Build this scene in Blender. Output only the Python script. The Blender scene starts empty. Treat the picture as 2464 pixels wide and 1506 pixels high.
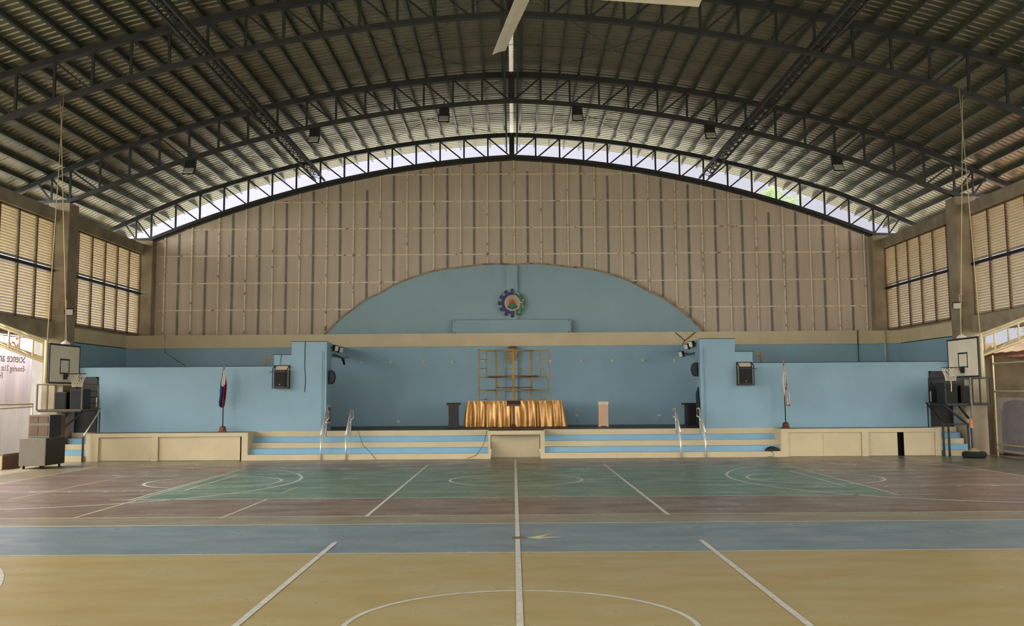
import bpy, bmesh, math, random
from mathutils import Vector, Matrix
random.seed(7)
PI = math.pi
SC = bpy.context.scene
COL = SC.collection

# ------------------------------------------------------------------ materials
def lin(c):
    return tuple(((v/255)/12.92 if v/255 <= .04045 else (((v/255)+.055)/1.055)**2.4) for v in c)
MATS = {}
def mat(name, rgb, rough=.7, metal=0., var=.12, scale=3., bump=0., spec=.4, stretch=None, rgb2=None, thresh=(.35, .7), trans=0., rvar=0., detail=4., bscale=None):
    m = bpy.data.materials.new(name); m.use_nodes = True
    nt = m.node_tree; b = nt.nodes['Principled BSDF']
    b.inputs['Roughness'].default_value = rough
    b.inputs['Metallic'].default_value = metal
    b.inputs['Specular IOR Level'].default_value = spec
    tc = nt.nodes.new('ShaderNodeTexCoord'); mp = nt.nodes.new('ShaderNodeMapping')
    nt.links.new(tc.outputs['Object'], mp.inputs[0])
    if stretch: mp.inputs['Scale'].default_value = stretch
    n = nt.nodes.new('ShaderNodeTexNoise'); n.inputs['Scale'].default_value = scale; n.inputs['Detail'].default_value = detail
    nt.links.new(mp.outputs[0], n.inputs['Vector'])
    r = nt.nodes.new('ShaderNodeValToRGB')
    c = lin(rgb)
    if rgb2: c1 = lin(rgb2); c0 = c
    else:
        c0 = tuple(v*(1-var) for v in c); c1 = tuple(min(1, v*(1+var)) for v in c)
    r.color_ramp.elements[0].position = thresh[0]; r.color_ramp.elements[1].position = thresh[1]
    r.color_ramp.elements[0].color = (*c0, 1); r.color_ramp.elements[1].color = (*c1, 1)
    nt.links.new(n.outputs[0], r.inputs[0]); nt.links.new(r.outputs[0], b.inputs['Base Color'])
    if rvar:
        mr = nt.nodes.new('ShaderNodeMapRange'); mr.inputs[3].default_value = rough-rvar; mr.inputs[4].default_value = rough+rvar
        mr.inputs[1].default_value = .3; mr.inputs[2].default_value = .7
        nt.links.new(n.outputs[0], mr.inputs[0]); nt.links.new(mr.outputs[0], b.inputs['Roughness'])
    if bump:
        n2 = nt.nodes.new('ShaderNodeTexNoise'); n2.inputs['Scale'].default_value = bscale or scale*6; n2.inputs['Detail'].default_value = 3
        nt.links.new(mp.outputs[0], n2.inputs['Vector'])
        bp = nt.nodes.new('ShaderNodeBump'); bp.inputs['Strength'].default_value = bump; bp.inputs['Distance'].default_value = .02
        nt.links.new(n2.outputs[0], bp.inputs['Height']); nt.links.new(bp.outputs[0], b.inputs['Normal'])
    if trans:
        tr = nt.nodes.new('ShaderNodeBsdfTranslucent'); mx = nt.nodes.new('ShaderNodeMixShader')
        nt.links.new(r.outputs[0], tr.inputs[0]); mx.inputs[0].default_value = trans
        out = nt.nodes['Material Output']
        nt.links.new(b.outputs[0], mx.inputs[1]); nt.links.new(tr.outputs[0], mx.inputs[2]); nt.links.new(mx.outputs[0], out.inputs[0])
    MATS[name] = m
    return m

FL = dict(rough=.33, scale=.8, bump=.045, bscale=2.5, stretch=(1, 2.0, 1), rvar=.08, spec=.45, detail=7.)
M = {}
M['f_yellow'] = mat('paint_floor_yellow', (192, 174, 122), rgb2=(182, 158, 102), thresh=(.35, .75), **FL)
M['f_blue'] = mat('paint_floor_blue', (138, 156, 162), rgb2=(120, 140, 148), **FL)
M['f_strip'] = mat('paint_floor_grey_brown', (158, 148, 124), rgb2=(142, 130, 110), **FL)
M['f_brown'] = mat('paint_floor_red_brown', (146, 124, 108), rgb2=(120, 100, 88), **FL)
M['f_green'] = mat('paint_floor_green', (124, 146, 122), rgb2=(92, 122, 98), **FL)
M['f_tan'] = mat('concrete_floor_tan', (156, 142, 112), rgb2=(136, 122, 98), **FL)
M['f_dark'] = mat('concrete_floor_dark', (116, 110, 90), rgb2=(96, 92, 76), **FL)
M['f_white'] = mat('paint_line_white', (222, 220, 206), rough=.4, var=.12, scale=6)
M['f_cream'] = mat('paint_line_cream', (226, 216, 184), rough=.4, var=.12, scale=6)
M['f_crack'] = mat('floor_patch', (120, 104, 84), rough=.8)
M['cream'] = mat('cream_wall_paint', (200, 184, 148), rough=.6, var=.06, scale=1.2)
M['blue'] = mat('blue_wall_paint', (134, 166, 180), rough=.5, var=.05, scale=.7, spec=.35)
M['blue_step'] = mat('blue_step_paint', (124, 170, 196), rough=.5, var=.05, scale=1)
M['bluearch'] = mat('blue_arch_paint', (150, 178, 184), rough=.6, var=.04, scale=.7)
M['sheet'] = mat('taupe_wall_sheet', (204, 188, 166), rough=.65, var=.05, scale=1, stretch=(6, 1, .3))
M['seam_shade_grey'] = mat('grey_batten', (128, 124, 114), rough=.7, var=.15)  # grey of the painted seam shade strips, also used on the net post pole
M['grid'] = mat('cream_wall_angle', (232, 218, 192), rough=.6, rgb2=(132, 96, 74), thresh=(.55, .72), scale=5)
M['rusty'] = mat('rusty_trim', (172, 146, 118), rough=.7, rgb2=(110, 78, 60), thresh=(.45, .7), scale=4)
M['concrete'] = mat('bare_concrete', (158, 144, 118), rough=.85, rgb2=(126, 114, 92), scale=1.3, bump=.25, detail=6)
M['steel'] = mat('dark_steel', (50, 52, 51), rough=.5, metal=.0, var=.2, scale=2)
M['purlin'] = mat('purlin_grey', (60, 66, 54), rough=.34, var=.1, spec=.6)
M['roof'] = mat('galvanised_sheet', (140, 138, 118), rough=.33, metal=.7, var=.1, scale=1.5)
M['slat'] = mat('louvre_slat', (196, 182, 150), rough=.45, var=.06)
M['brownframe'] = mat('brown_window_frame', (98, 76, 54), rough=.6)
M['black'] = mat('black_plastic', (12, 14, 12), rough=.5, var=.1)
M['black_soft'] = mat('black_grille', (28, 29, 27), rough=.8, var=.2, scale=40)
M['darkmetal'] = mat('black_painted_steel', (24, 28, 26), rough=.45, var=.1)
M['stain'] = mat('stainless_steel', (232, 230, 224), rough=.4, metal=.55, var=.04)
M['deck'] = mat('stage_deck_dark', (84, 84, 68), rough=.5, var=.12)
M['gold'] = mat('gold_satin', (188, 142, 82), rough=.3, metal=.38, var=.08, scale=6)
M['wood'] = mat('dark_brown_wood', (88, 56, 38), rough=.45, var=.2, scale=4, stretch=(8, 8, 1))
M['darkwood'] = mat('very_dark_wood', (24, 18, 15), rough=.5, var=.2, scale=4)
M['plank'] = mat('plank_wood', (104, 78, 60), rough=.7, var=.2, scale=6, stretch=(1, 8, 8))
M['yellowpipe'] = mat('ochre_pipe', (196, 152, 78), rough=.45, var=.15, scale=5)
M['white'] = mat('off_white_paint', (206, 200, 184), rough=.5, var=.04)
M['boardwhite'] = mat('backboard_white', (206, 198, 174), rough=.4, var=.05, scale=1.5)
M['lamp'] = mat('lamp_glass', (220, 216, 200), rough=.25, var=.05)
M['greypipe'] = mat('cream_steel_pipe', (206, 190, 150), rough=.45, var=.08)
M['net'] = mat('white_net_cord', (222, 214, 196), rough=.8, var=.05)
M['rope'] = mat('rope', (190, 176, 140), rough=.8, var=.1)
M['pink'] = mat('pale_wood_laminate', (206, 170, 140), rough=.5, var=.04)
M['creamtop'] = mat('cream_moulding', (222, 210, 176), rough=.5)
M['red'] = mat('flag_red', (112, 34, 36), rough=.8, var=.12, scale=8)
M['navy'] = mat('flag_blue', (34, 52, 104), rough=.8, var=.12, scale=8)
M['flagwhite'] = mat('flag_white', (214, 206, 196), rough=.8, var=.06, scale=8)
M['fringe'] = mat('gold_fringe', (186, 150, 80), rough=.7)
M['base'] = mat('brown_flag_base', (116, 66, 46), rough=.5, rgb2=(150, 118, 84), thresh=(.55, .7), scale=9)
M['e_blue'] = mat('emblem_blue', (62, 62, 118), rough=.5, var=.03)
M['e_dark'] = mat('emblem_outline', (22, 44, 50), rough=.6, var=.03)
M['e_cream'] = mat('emblem_cream', (206, 188, 166), rough=.5, var=.03)
M['e_grey'] = mat('emblem_lettering', (128, 116, 92), rough=.6)
M['e_orange'] = mat('emblem_orange', (206, 112, 72), rough=.5, var=.03)
M['e_green'] = mat('emblem_green', (66, 122, 82), rough=.5, var=.03)
M['e_yellow'] = mat('emblem_yellow', (226, 208, 138), rough=.5, var=.03)
M['e_red'] = mat('emblem_red', (126, 36, 34), rough=.5, var=.03)
M['case'] = mat('grey_case', (112, 104, 90), rough=.6, var=.06)
M['tan'] = mat('tan_chest', (186, 170, 128), rough=.6, var=.06)
M['orange'] = mat('orange_float', (214, 112, 62), rough=.5, var=.05)
M['rubber'] = mat('tyre_rubber', (26, 27, 25), rough=.85, var=.1)
M['sand'] = mat('poured_cement', (150, 128, 96), rough=.9, var=.1)
M['leaf'] = mat('leaf', (92, 124, 54), rough=.7, rgb2=(142, 158, 84), scale=2, trans=.35)
M['bark'] = mat('bark', (98, 82, 64), rough=.9, scale=4)
M['ground'] = mat('outdoor_concrete', (160, 158, 146), rough=.9, var=.1, scale=.6)
M['plaster'] = mat('pale_plaster', (228, 224, 224), rough=.8, rgb2=(204, 200, 200), thresh=(.3, .8), scale=2.2, detail=7)
M['banner'] = mat('banner_cloth', (232, 226, 230), rough=.8, rgb2=(218, 212, 220), scale=1, stretch=(1, 3, .5), trans=.5)
M['b_grey'] = mat('banner_grey_print', (128, 112, 116), rough=.8)
M['b_red'] = mat('banner_red_print', (214, 122, 108), rough=.8)
M['b_tan'] = mat('banner_tan_print', (152, 128, 104), rough=.8)
M['rustroof'] = mat('rusty_roof_sheet', (196, 150, 126), rough=.7, rgb2=(150, 104, 80), scale=3)
M['purple'] = mat('dark_purple_tarp', (44, 36, 58), rough=.7, var=.2, scale=3)
M['skylight'] = mat('skylight_sheet', (232, 230, 220), rough=.5, trans=.3, var=.03)
M['wire'] = mat('chain_link_wire', (176, 170, 158), rough=.5, metal=.3)
M['cord'] = mat('black_cord', (30, 34, 32), rough=.6)
M['dust'] = mat('wreath_tan', (176, 138, 92), rough=.85, var=.25, scale=14)

# ------------------------------------------------------------------ mesh builder
class MB:
    def __init__(s): s.v = []; s.f = []; s.m = []; s.sm = []
    def add(s, vs, fs, mi=0, smooth=False):
        o = len(s.v); s.v += [tuple(v) for v in vs]
        for f in fs: s.f.append(tuple(o+i for i in f)); s.m.append(mi); s.sm.append(smooth)
        return s
    def box(s, x0, x1, y0, y1, z0, z1, mi=0):
        vs = [(x, y, z) for z in (z0, z1) for y in (y0, y1) for x in (x0, x1)]
        return s.add(vs, [(0, 2, 3, 1), (4, 5, 7, 6), (0, 1, 5, 4), (2, 6, 7, 3), (0, 4, 6, 2), (1, 3, 7, 5)], mi)
    def bar(s, p, q, w, h=None, mi=0, up=(0, 0, 1)):
        h = h or w; p = Vector(p); q = Vector(q); d = (q-p).normalized()
        u = Vector(up)
        if abs(d.dot(u)) > .98: u = Vector((0, 1, 0)) if abs(d.y) < .9 else Vector((1, 0, 0))
        a = d.cross(u).normalized(); b = a.cross(d).normalized()
        vs = []
        for c in (p, q):
            for i, j in ((-1, -1), (1, -1), (1, 1), (-1, 1)): vs.append(c+a*(i*w/2)+b*(j*h/2))
        return s.add(vs, [(3, 2, 1, 0), (4, 5, 6, 7), (0, 1, 5, 4), (1, 2, 6, 5), (2, 3, 7, 6), (3, 0, 4, 7)], mi)
    def tube(s, pts, r, n=8, mi=0, closed=False, cap=True):
        pts = [Vector(p) for p in pts]; N = len(pts); vs = []
        rs = r if isinstance(r, (list, tuple)) else [r]*N
        for i, p in enumerate(pts):
            if closed: d = (pts[(i+1) % N]-pts[i-1])
            else: d = pts[min(i+1, N-1)]-pts[max(i-1, 0)]
            d.normalize()
            u = Vector((0, 0, 1)) if abs(d.z) < .95 else Vector((0, 1, 0))
            a = d.cross(u).normalized(); b = a.cross(d)
            for k in range(n):
                t = 2*PI*k/n; vs.append(p+(a*math.cos(t)+b*math.sin(t))*rs[i])
        fs = []
        for i in range(N if closed else N-1):
            j = (i+1) % N
            for k in range(n): fs.append((i*n+k, i*n+(k+1) % n, j*n+(k+1) % n, j*n+k))
        s.add(vs, fs, mi, True)
        if cap and not closed:
            o = len(s.v)-len(vs)
            s.f.append(tuple(o+k for k in range(n-1, -1, -1))); s.m.append(mi); s.sm.append(False)
            s.f.append(tuple(o+(N-1)*n+k for k in range(n))); s.m.append(mi); s.sm.append(False)
        return s
    def lathe(s, prof, c=(0, 0, 0), n=24, mi=0):
        vs = []; cx, cy, cz = c
        for r, z in prof:
            for k in range(n): t = 2*PI*k/n; vs.append((cx+r*math.cos(t), cy+r*math.sin(t), cz+z))
        fs = []
        for i in range(len(prof)-1):
            for k in range(n): fs.append((i*n+k, i*n+(k+1) % n, (i+1)*n+(k+1) % n, (i+1)*n+k))
        s.add(vs, fs, mi, True)
        o = len(s.v)-len(vs)
        s.f.append(tuple(o+k for k in range(n-1, -1, -1))); s.m.append(mi); s.sm.append(False)
        s.f.append(tuple(o+(len(prof)-1)*n+k for k in range(n))); s.m.append(mi); s.sm.append(False)
        return s
    def prism(s, poly, y0, y1, mi=0, axis='Y'):
        """poly: list of (a,b) points; extruded along axis"""
        n = len(poly)
        def P(a, b, c): return {'Y': (a, c, b), 'X': (c, a, b), 'Z': (a, b, c)}[axis]
        vs = [P(a, b, y0) for a, b in poly]+[P(a, b, y1) for a, b in poly]
        fs = [tuple(range(n)), tuple(range(2*n-1, n-1, -1))]+[(i, i+n, (i+1) % n+n, (i+1) % n) for i in range(n)]
        return s.add(vs, fs, mi)
    def build(s, name, mats, parent=None, kind=None, label=None, cat=None, group=None, bevel=0):
        me = bpy.data.meshes.new(name)
        off = Vector(parent_world(parent)) if parent else Vector((0, 0, 0))
        me.from_pydata([tuple(Vector(v)-off) for v in s.v], [], s.f)
        if not isinstance(mats, (list, tuple)): mats = [mats]
        for m in mats: me.materials.append(M[m])
        for i, p in enumerate(me.polygons): p.material_index = s.m[i]; p.use_smooth = s.sm[i]
        bm = bmesh.new(); bm.from_mesh(me); bmesh.ops.recalc_face_normals(bm, faces=bm.faces); bm.to_mesh(me); bm.free()
        o = bpy.data.objects.new(name, me); COL.objects.link(o)
        if parent: o.parent = parent
        if bevel:
            md = o.modifiers.new('bevel', 'BEVEL'); md.width = bevel; md.segments = 2; md.limit_method = 'ANGLE'
        return tag(o, label, cat, group, kind)

def parent_world(p):
    v = Vector(p.location)
    while p.parent: p = p.parent; v += Vector(p.location)
    return v
def tag(o, label=None, cat=None, group=None, kind=None):
    if label and len(label.split()) > 16: print('LONG', len(label.split()), label)
    if label: o['label'] = label
    if cat: o['category'] = cat
    if group: o['group'] = group
    if kind: o['kind'] = kind
    return o
def thing(name, loc, label, cat, group=None):
    e = bpy.data.objects.new(name, None); COL.objects.link(e); e.location = loc; e.empty_display_size = .2
    return tag(e, label, cat, group)
def dup(root, loc, label=None, rotz=None, group=None, scale=None):
    def cp(o, par):
        c = o.copy(); COL.objects.link(c)
        if par: c.parent = par
        for ch in [x for x in CH.get(o.name, [])]: cp(ch, c)
        return c
    CH = {}
    for x in bpy.data.objects:
        if x.parent: CH.setdefault(x.parent.name, []).append(x)
    r = cp(root, None); r.location = loc
    if rotz is not None: r.rotation_euler.z = rotz
    if scale: r.scale = scale
    if label: r['label'] = label
    if group: r['group'] = group
    return r
def mesh(f):
    b = MB(); f(b); return b

# ------------------------------------------------------------------ key dimensions
YT = [45.1, 36.6, 28.0, 19.4, 10.8, 2.2]       # frame lines
XI = 16.6                                       # inner column face
def zb(x): x = abs(x); return 13.45-.045*x-.0108*x*x
def zt(x): x = abs(x); return 14.63-.035*x-.0102*x*x-max(0, x-15)*.05
YF, YW, YK, ZS = 35.9, 37.0, 42.0, 1.0          # stage front, wing wall, back wall, stage height
CX, CY = 0.05, 27.1                              # court centre
Y0R = -3.0                                       # rear end of the roof

# ------------------------------------------------------------------ floor
FM = ['f_tan', 'f_yellow', 'f_blue', 'f_strip', 'f_brown', 'f_green', 'f_dark', 'f_white', 'f_cream', 'f_crack']
fl = MB()
def quad(x0, x1, y0, y1, mi, z=0.): fl.add([(x0, y0, z), (x1, y0, z), (x1, y1, z), (x0, y1, z)], [(0, 1, 2, 3)], mi)
quad(-17.4, 17.4, -4, 14.83, 1); quad(-17.4, 17.4, 14.83, 18.11, 2); quad(-17.4, 17.4, 18.11, 19.27, 3)
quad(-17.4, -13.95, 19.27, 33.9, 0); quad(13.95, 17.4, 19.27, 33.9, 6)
GY0, GY1, GX = 22.6, 31.6, 8.75
quad(-13.95, 13.95, 19.27, GY0, 4); quad(-13.95, -GX, GY0, GY1, 4); quad(GX, 13.95, GY0, GY1, 4); quad(-13.95, 13.95, GY1, 33.9, 4)
quad(-GX, GX, GY0, GY1, 5)
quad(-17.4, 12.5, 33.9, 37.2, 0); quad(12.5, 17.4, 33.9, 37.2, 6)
fl.add([(-17.4, -4, -.3), (17.4, -4, -.3), (17.4, 37.2, -.3), (-17.4, 37.2, -.3)], [(3, 2, 1, 0)], 0)
LZ = .0025
def line(p, q, w=.06, mi=7, z=LZ):
    p = Vector((p[0], p[1], z)); q = Vector((q[0], q[1], z)); d = (q-p).normalized(); n = Vector((-d.y, d.x, 0))*w/2
    fl.add([p-n, q-n, q+n, p+n], [(0, 1, 2, 3)], mi)
def arc(c, r, a0, a1, w=.06, mi=7, n=64, z=LZ):
    vs = []
    for i in range(n+1):
        t = math.radians(a0+(a1-a0)*i/n)
        for rr in (r-w/2, r+w/2): vs.append((c[0]+rr*math.cos(t), c[1]+rr*math.sin(t), z))
    fl.add(vs, [(2*i, 2*i+1, 2*i+3, 2*i+2) for i in range(n)], mi)
line((-17.3, 14.83), (17.3, 14.83), .05); line((-17.3, 18.11), (17.3, 18.11), .07, 8); line((-13.95, 19.33), (16.5, 19.33), .065, 8, .003)
line((-12.5, 19.2), (1.2, 19.2), .03, 8, .0035)
line((-9.2, GY0), (9.6, GY0), .065); line((-9.2, GY1), (9.2, GY1), .04, 8)
line((-13.97, 19.3), (-13.97, 35.2), .05); line((13.97, 19.3), (13.97, 36), .05, 8); line((-13.9, 33.85), (13.9, 33.85), .05, 8)
for sx, x in ((-1, -2.86), (1, 2.97)):
    line((x, 19.2), (x, 33.0), .075, 7, .004); line((x, 2.0), (x, 15.95), .08, 7, .004)
line((CX, 2), (CX, 35.2), .075, 7, .0045)
for sx in (-1, 1):
    line((sx*8.72, GY0-.1), (sx*8.72, GY1+.6), .06, 7, .004)
    line((sx*8.2, CY-2.45), (sx*8.2, CY+2.45), .06, 7, .005)
    arc((sx*8.2, CY), 1.8, 0, 360, .08, 7)
    for yy in (-2.45, 2.45):
        line((sx*13.9, CY+yy), (sx*8.2, CY+yy), .05)
        line((sx*13.9, CY+yy*.88), (sx*8.2, CY+yy*.88), .04)
        for k, xx in enumerate((9.2, 10.1, 11.0, 11.9)):
            line((sx*xx, CY+yy), (sx*xx, CY+yy*1.06), .22 if k == 3 else .08, 7, .004)
    a0, a1 = (-75, 75) if sx < 0 else (105, 255)
    arc((sx*12.4, CY), 6.45, a0, a1, .08)
    for s2 in (-1, 1): line((sx*13.95, CY+s2*6.23), (sx*(12.4-6.45*math.cos(math.radians(75))), CY+s2*6.23), .05)
    arc((sx*12.4, 10.2), 6.38 if sx < 0 else 6.0, a0, a1, .07)
arc((CX, CY), 1.8, 0, 360, .08); arc((0.05, 10.2), 1.8, 0, 360, .06)
line((-8.55, 19.3), (-8.62, 31.8), .05, 8, .0032); line((-5.65, 19.1), (-5.6, 22.6), .05, 8); line((-5.6, 23.9), (-5.55, 25.4), .04, 8, .003)
line((-11.1, 23.85), (-5.6, 23.85), .04, 8, .003); line((-2.8, 23.85), (.6, 23.85), .04, 8, .003); line((-11.6, 22.8), (-11.4, 31.0), .04, 8, .003)
line((-11.3, 30.3), (-2.9, 30.3), .03, 8, .0032)
fl.box(-.04, .17, 16.15, 16.4, .001, .008, 9)
fl.add([(.2, 16.3, .004), (.62, 16.75, .004), (.45, 16.4, .004), (.8, 16.35, .004), (.4, 16.2, .004), (.55, 16.0, .004)], [(0, 5, 4), (0, 4, 3, 2), (0, 2, 1)], 8)
fl.build('floor', FM, kind='structure')
gr = mesh(lambda b: b.box(-90, 90, -60, 140, -.5, -.31))
gr.build('ground', 'ground', kind='structure')
for sx, nm in ((-1, 'left'), (1, 'right')):
    mesh(lambda b: b.box(*sorted((sx*17.4, sx*18.3)), -4, 46, -.31, -.02)).build('trim_kerb_'+nm, 'concrete', kind='structure')

# ------------------------------------------------------------------ stage
st = thing('stage', (0, YF, 0), 'wide raised concrete stage with cream and blue striped steps and cream cupboard fronts', 'stage')
b = MB()
b.box(-XI, XI, YW, YK, ZS-.15, ZS)                         # deck
b.box(-15.55, -9.67, YF+.04, YW, ZS-.15, ZS); b.box(9.72, 15.5, YF+.04, YW, ZS-.15, ZS)
b.box(-.93, 1.12, YF+.05, YW, ZS-.17, ZS)
b.build('deck', 'deck', st)
for (xa, xb) in ((-9.67, -.93), (1.12, 9.72)):
    for k in range(4):
        y0 = YF+.275*k
        mesh(lambda b: b.box(xa, xb, y0, YW+.0, ZS*k/5, ZS*(k+1)/5)).build('step', ['cream' if k % 2 == 0 else 'blue_step'], st)
    mesh(lambda b: b.box(xa, xb, YW-.02, YW+.14, .8, ZS+.003)).build('stage_edge', ['cream'], st)
# wing fronts: frame with openings, sliding panels inside
def wing(x0, x1, opens, name, label=None):
    b = MB(); xs = [x0]+[v for o in opens for v in o]+[x1]
    b.box(x0, x1, YF, YF+.15, .86, ZS+.004); 
    for i in range(0, len(xs), 2): b.box(xs[i], xs[i+1], YF, YF+.15, 0, .86)
    b.build(name, ['cream'], st, label=label)
wing(-15.55, -9.67, [(-15.1, -13.18), (-12.93, -9.89)], 'cupboard_frame')
wing(9.72, 15.5, [(9.97, 12.64), (12.88, 15.3)], 'cupboard_frame')
wing(-.93, 1.12, [(-.84, .96)], 'cupboard_frame')
def panel(x0, x1, y, **k): mesh(lambda b: b.box(x0, x1, y, y+.03, .01, .858)).build('sliding_panel', ['cream'], st, **k)
panel(-15.1, -14.2, YF+.11); panel(-14.25, -13.2, YF+.05); panel(-12.92, -11.4, YF+.09); panel(-11.45, -9.95, YF+.04)
panel(9.98, 11.23, YF+.04); panel(11.24, 12.63, YF+.06); panel(12.9, 13.95, YF+.07); panel(14.18, 15.29, YF+.04)
mesh(lambda b: b.box(-.84, .96, YF+.9, YF+.95, 0, .85)).build('recess_back', ['cream'], st, label='plain cream back wall of the recess under the stage')
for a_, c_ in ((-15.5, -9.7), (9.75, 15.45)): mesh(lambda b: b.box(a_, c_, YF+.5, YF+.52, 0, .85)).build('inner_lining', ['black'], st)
for a_, c_ in ((-9.71, -9.66), (9.70, 9.76), (-15.56, -15.5), (15.46, 15.52)): mesh(lambda b: b.box(a_, c_, YF+.02, YW+.05, 0, ZS+.002)).build('stair_cheek', ['cream'], st)
# side stairs beyond the wings
for sx, nm in ((-1, 'left'), (1, 'right')):
    ss = thing('side_stairs', (sx*16.05, YF, 0), 'narrow side steps up to the dark door at the %s end of the stage' % nm, 'stairs')
    for k in range(4):
        mesh(lambda b: b.box(*sorted((sx*15.58, sx*16.55)), YF-.1+.28*k, YW, ZS*k/5, ZS*(k+1)/5)).build('step', ['cream' if k % 2 == 0 else 'blue_step'], ss)
    mesh(lambda b: b.box(*sorted((sx*15.58, sx*16.55)), YW-.06, YW-.005, .8, ZS)).build('step', ['cream'], ss)


# ------------------------------------------------------------------ walls
# back wall below the cream band
mesh(lambda b: b.box(-17.4, 17.4, YK, YK+.2, 0, 4.4)).build('wall_back', 'blue', kind='structure')
mesh(lambda b: b.box(-.26, .18, YK-.18, YK, ZS, 4.37)).build('trim_2', 'blue', kind='structure')
# stepped wing walls
for sx, nm in ((-1, 'wing_left'), (1, 'wing_right')):
    poly = [(7.04, ZS-.05), (7.04, 4.35), (8.37, 4.35), (8.37, 3.86), (9.03, 3.86), (9.03, 3.43), (XI, 3.43), (XI, ZS-.05)]
    b = MB(); b.prism([(sx*a, z) for a, z in poly], YW, YW+.16)
    b.prism([(sx*7.04, ZS), (sx*7.04, 4.35), (sx*7.35, 4.35), (sx*7.35, ZS)], YW+.16, 37.95)
    b.prism([(sx*7.14, 3.92), (sx*7.14, 4.35), (sx*7.5, 4.35), (sx*7.5, 3.92)], 37.9, YK)
    for dx in (.1, .16): b.box(*sorted((sx*(7.04+dx), sx*(7.04+dx+.025))), YW-.02, YW, ZS, 4.0)
    b.build('wall_'+nm, 'blue', kind='structure')
    # dark edge cap along the stepped top
    c = MB()
    for (xa, xb, z) in ((7.04, 8.4, 4.35), (8.37, 9.06, 3.86), (9.03, XI, 3.43)): c.box(*sorted((sx*xa, sx*xb)), YW-.004, YW+.17, z, z+.022)
    c.build('trim_cap_'+nm, 'cord', kind='structure')
    mesh(lambda b: (b.box(*sorted((sx*XI, sx*(XI+.3))), YW+.0, YK, 0, 4.4))).build('wall_side_'+('left' if sx < 0 else 'right'), 'blue', kind='structure')
# cream ring beam
b = MB()
b.box(-17.3, 17.3, YK-.08, YT[0]+.1, 4.37, 4.93); b.box(-6.9, 6.9, YK-.10, YK-.08, 4.42, 4.44); b.box(-6.9, 6.9, YK-.10, YK-.08, 4.48, 4.495)
b.build('trim_1', 'cream', kind='structure')
for sx in (-1, 1):
    mesh(lambda b: b.box(*sorted((sx*XI, sx*17.3)), 37.0, YK-.08, 4.37, 4.93)).build('trim_band_'+('left' if sx < 0 else 'right'), 'cream', kind='structure')
# doors in the wing walls
for sx, n in ((-1, 1), (1, 2)):
    d = MB(); d.box(*sorted((sx*15.68, sx*16.42)), YW-.05, YW+.01, ZS, 3.03)
    o = d.build('door_%d' % n, 'darkwood', kind='structure')
    h = MB(); h.tube([(sx*15.64, YW-.09, 1.95), (sx*15.64, YW-.09, 2.32)], .022); h.bar((sx*15.64, YW-.09, 1.97), (sx*15.7, YW-.03, 1.97), .02); h.bar((sx*15.64, YW-.09, 2.3), (sx*15.7, YW-.03, 2.3), .02)
    h.build('door_handle', 'white', o)
    f = MB()
    for xa, xb, za, zc in ((15.64, 15.69, ZS, 3.07), (16.41, 16.46, ZS, 3.07), (15.64, 16.46, 3.02, 3.08)): f.box(*sorted((sx*xa, sx*xb)), YW-.06, YW+.02, za, zc)
    f.build('door_frame', 'black', o)
# gable wall (sheets)
YG = 45.2
pts = []
n = 48
for i in range(n+1):
    x = -17.3+34.6*i/n; pts.append((x, zb(x)-.1))
poly = [(-17.3, 4.93)]+pts+[(17.3, 4.93)]
b = MB()
vs = []; 
for i, (x, z) in enumerate(pts): vs += [(x, YG, 4.9), (x, YG, z), (x, YG+.05, 4.9), (x, YG+.05, z)]
fs = []
for i in range(n): a = 4*i; c = a+4; fs += [(a, c, c+1, a+1), (a+2, a+3, c+3, c+2), (a+1, c+1, c+3, a+3)]
b.add(vs, fs)
b.build('wall_gable', 'sheet', kind='structure')
def zarch(x):   # lower blue arch
    A = [(0, 8.27), (2.55, 8.13), (4.5, 7.75), (6.24, 6.95), (7.5, 6.2), (8.77, 5.0), (9, 4.93)]
    x = abs(x-.06)
    for (x0, z0), (x1, z1) in zip(A, A[1:]):
        if x <= x1:
            return z0+(z1-z0)*((x-x0)/(x1-x0))**(1.0) + .09*math.sin(PI*(x-x0)/(x1-x0))*(1 if x1 < 9 else 0)
    return 4.93
g = thing('wall_framing', (0, YG, 4.93), 'cream angle iron grid with dark seam-shade strips over the taupe gable sheets', 'wall frame')
gv = 1.252
for k in range(-13, 14):
    x = .09+k*gv; z1 = zb(x)-.12; z0 = max(4.93, zarch(x)+.03)
    if abs(x) > 16.5 or z1-z0 < .2: continue
    mesh(lambda b: b.box(x-.032, x+.032, YG-.075, YG-.04, z0, z1)).build('stud', 'grid', g, label='cream upright angle')
for k in range(-14, 14):
    x = .09+(k+.5)*gv; z1 = zb(x)-.25; z0 = max(4.93, zarch(x)+.03)
    if abs(x) > 16.7 or z1-z0 < .2: continue
    mesh(lambda b: b.box(x-.045, x+.045, YG-.03, YG+.0, z0, z1-(random.random()*.8 if k % 3 == 0 else 0))).build('seam_shade_grey', 'seam_shade_grey', g, label='dark grey upright strip painted as seam shade')  # dark strips put in for the shading at sheet gaps and overlaps
def xs_at(fun, z, X=16.5):   # outermost x where fun(x) > z
    x = X
    while x > 0 and fun(x) < z: x -= .02
    return x
for z in (6.28, 7.53, 8.81, 10.06, 11.32, 12.6):
    xo = xs_at(lambda x: zb(x)-.12, z, 16.45)
    xi = xs_at(zarch, z) if z < 8.2 else 0
    segs = [(-xo, xo)] if xi < .5 else [(-xo, -xi+.06), (xi+.1, xo)]
    for a, c in segs:
        mesh(lambda b: b.box(a, c, YG-.05, YG-.02, z-.03, z+.03)).build('girt', 'grid', g, label='cream horizontal angle')
b = MB(); P = [(x*.25-9.0, 0) for x in range(0, 73)]; P = [(x, max(4.95, zarch(x)+.03)) for x, _ in P if abs(x-.06) < 8.85]
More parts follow.
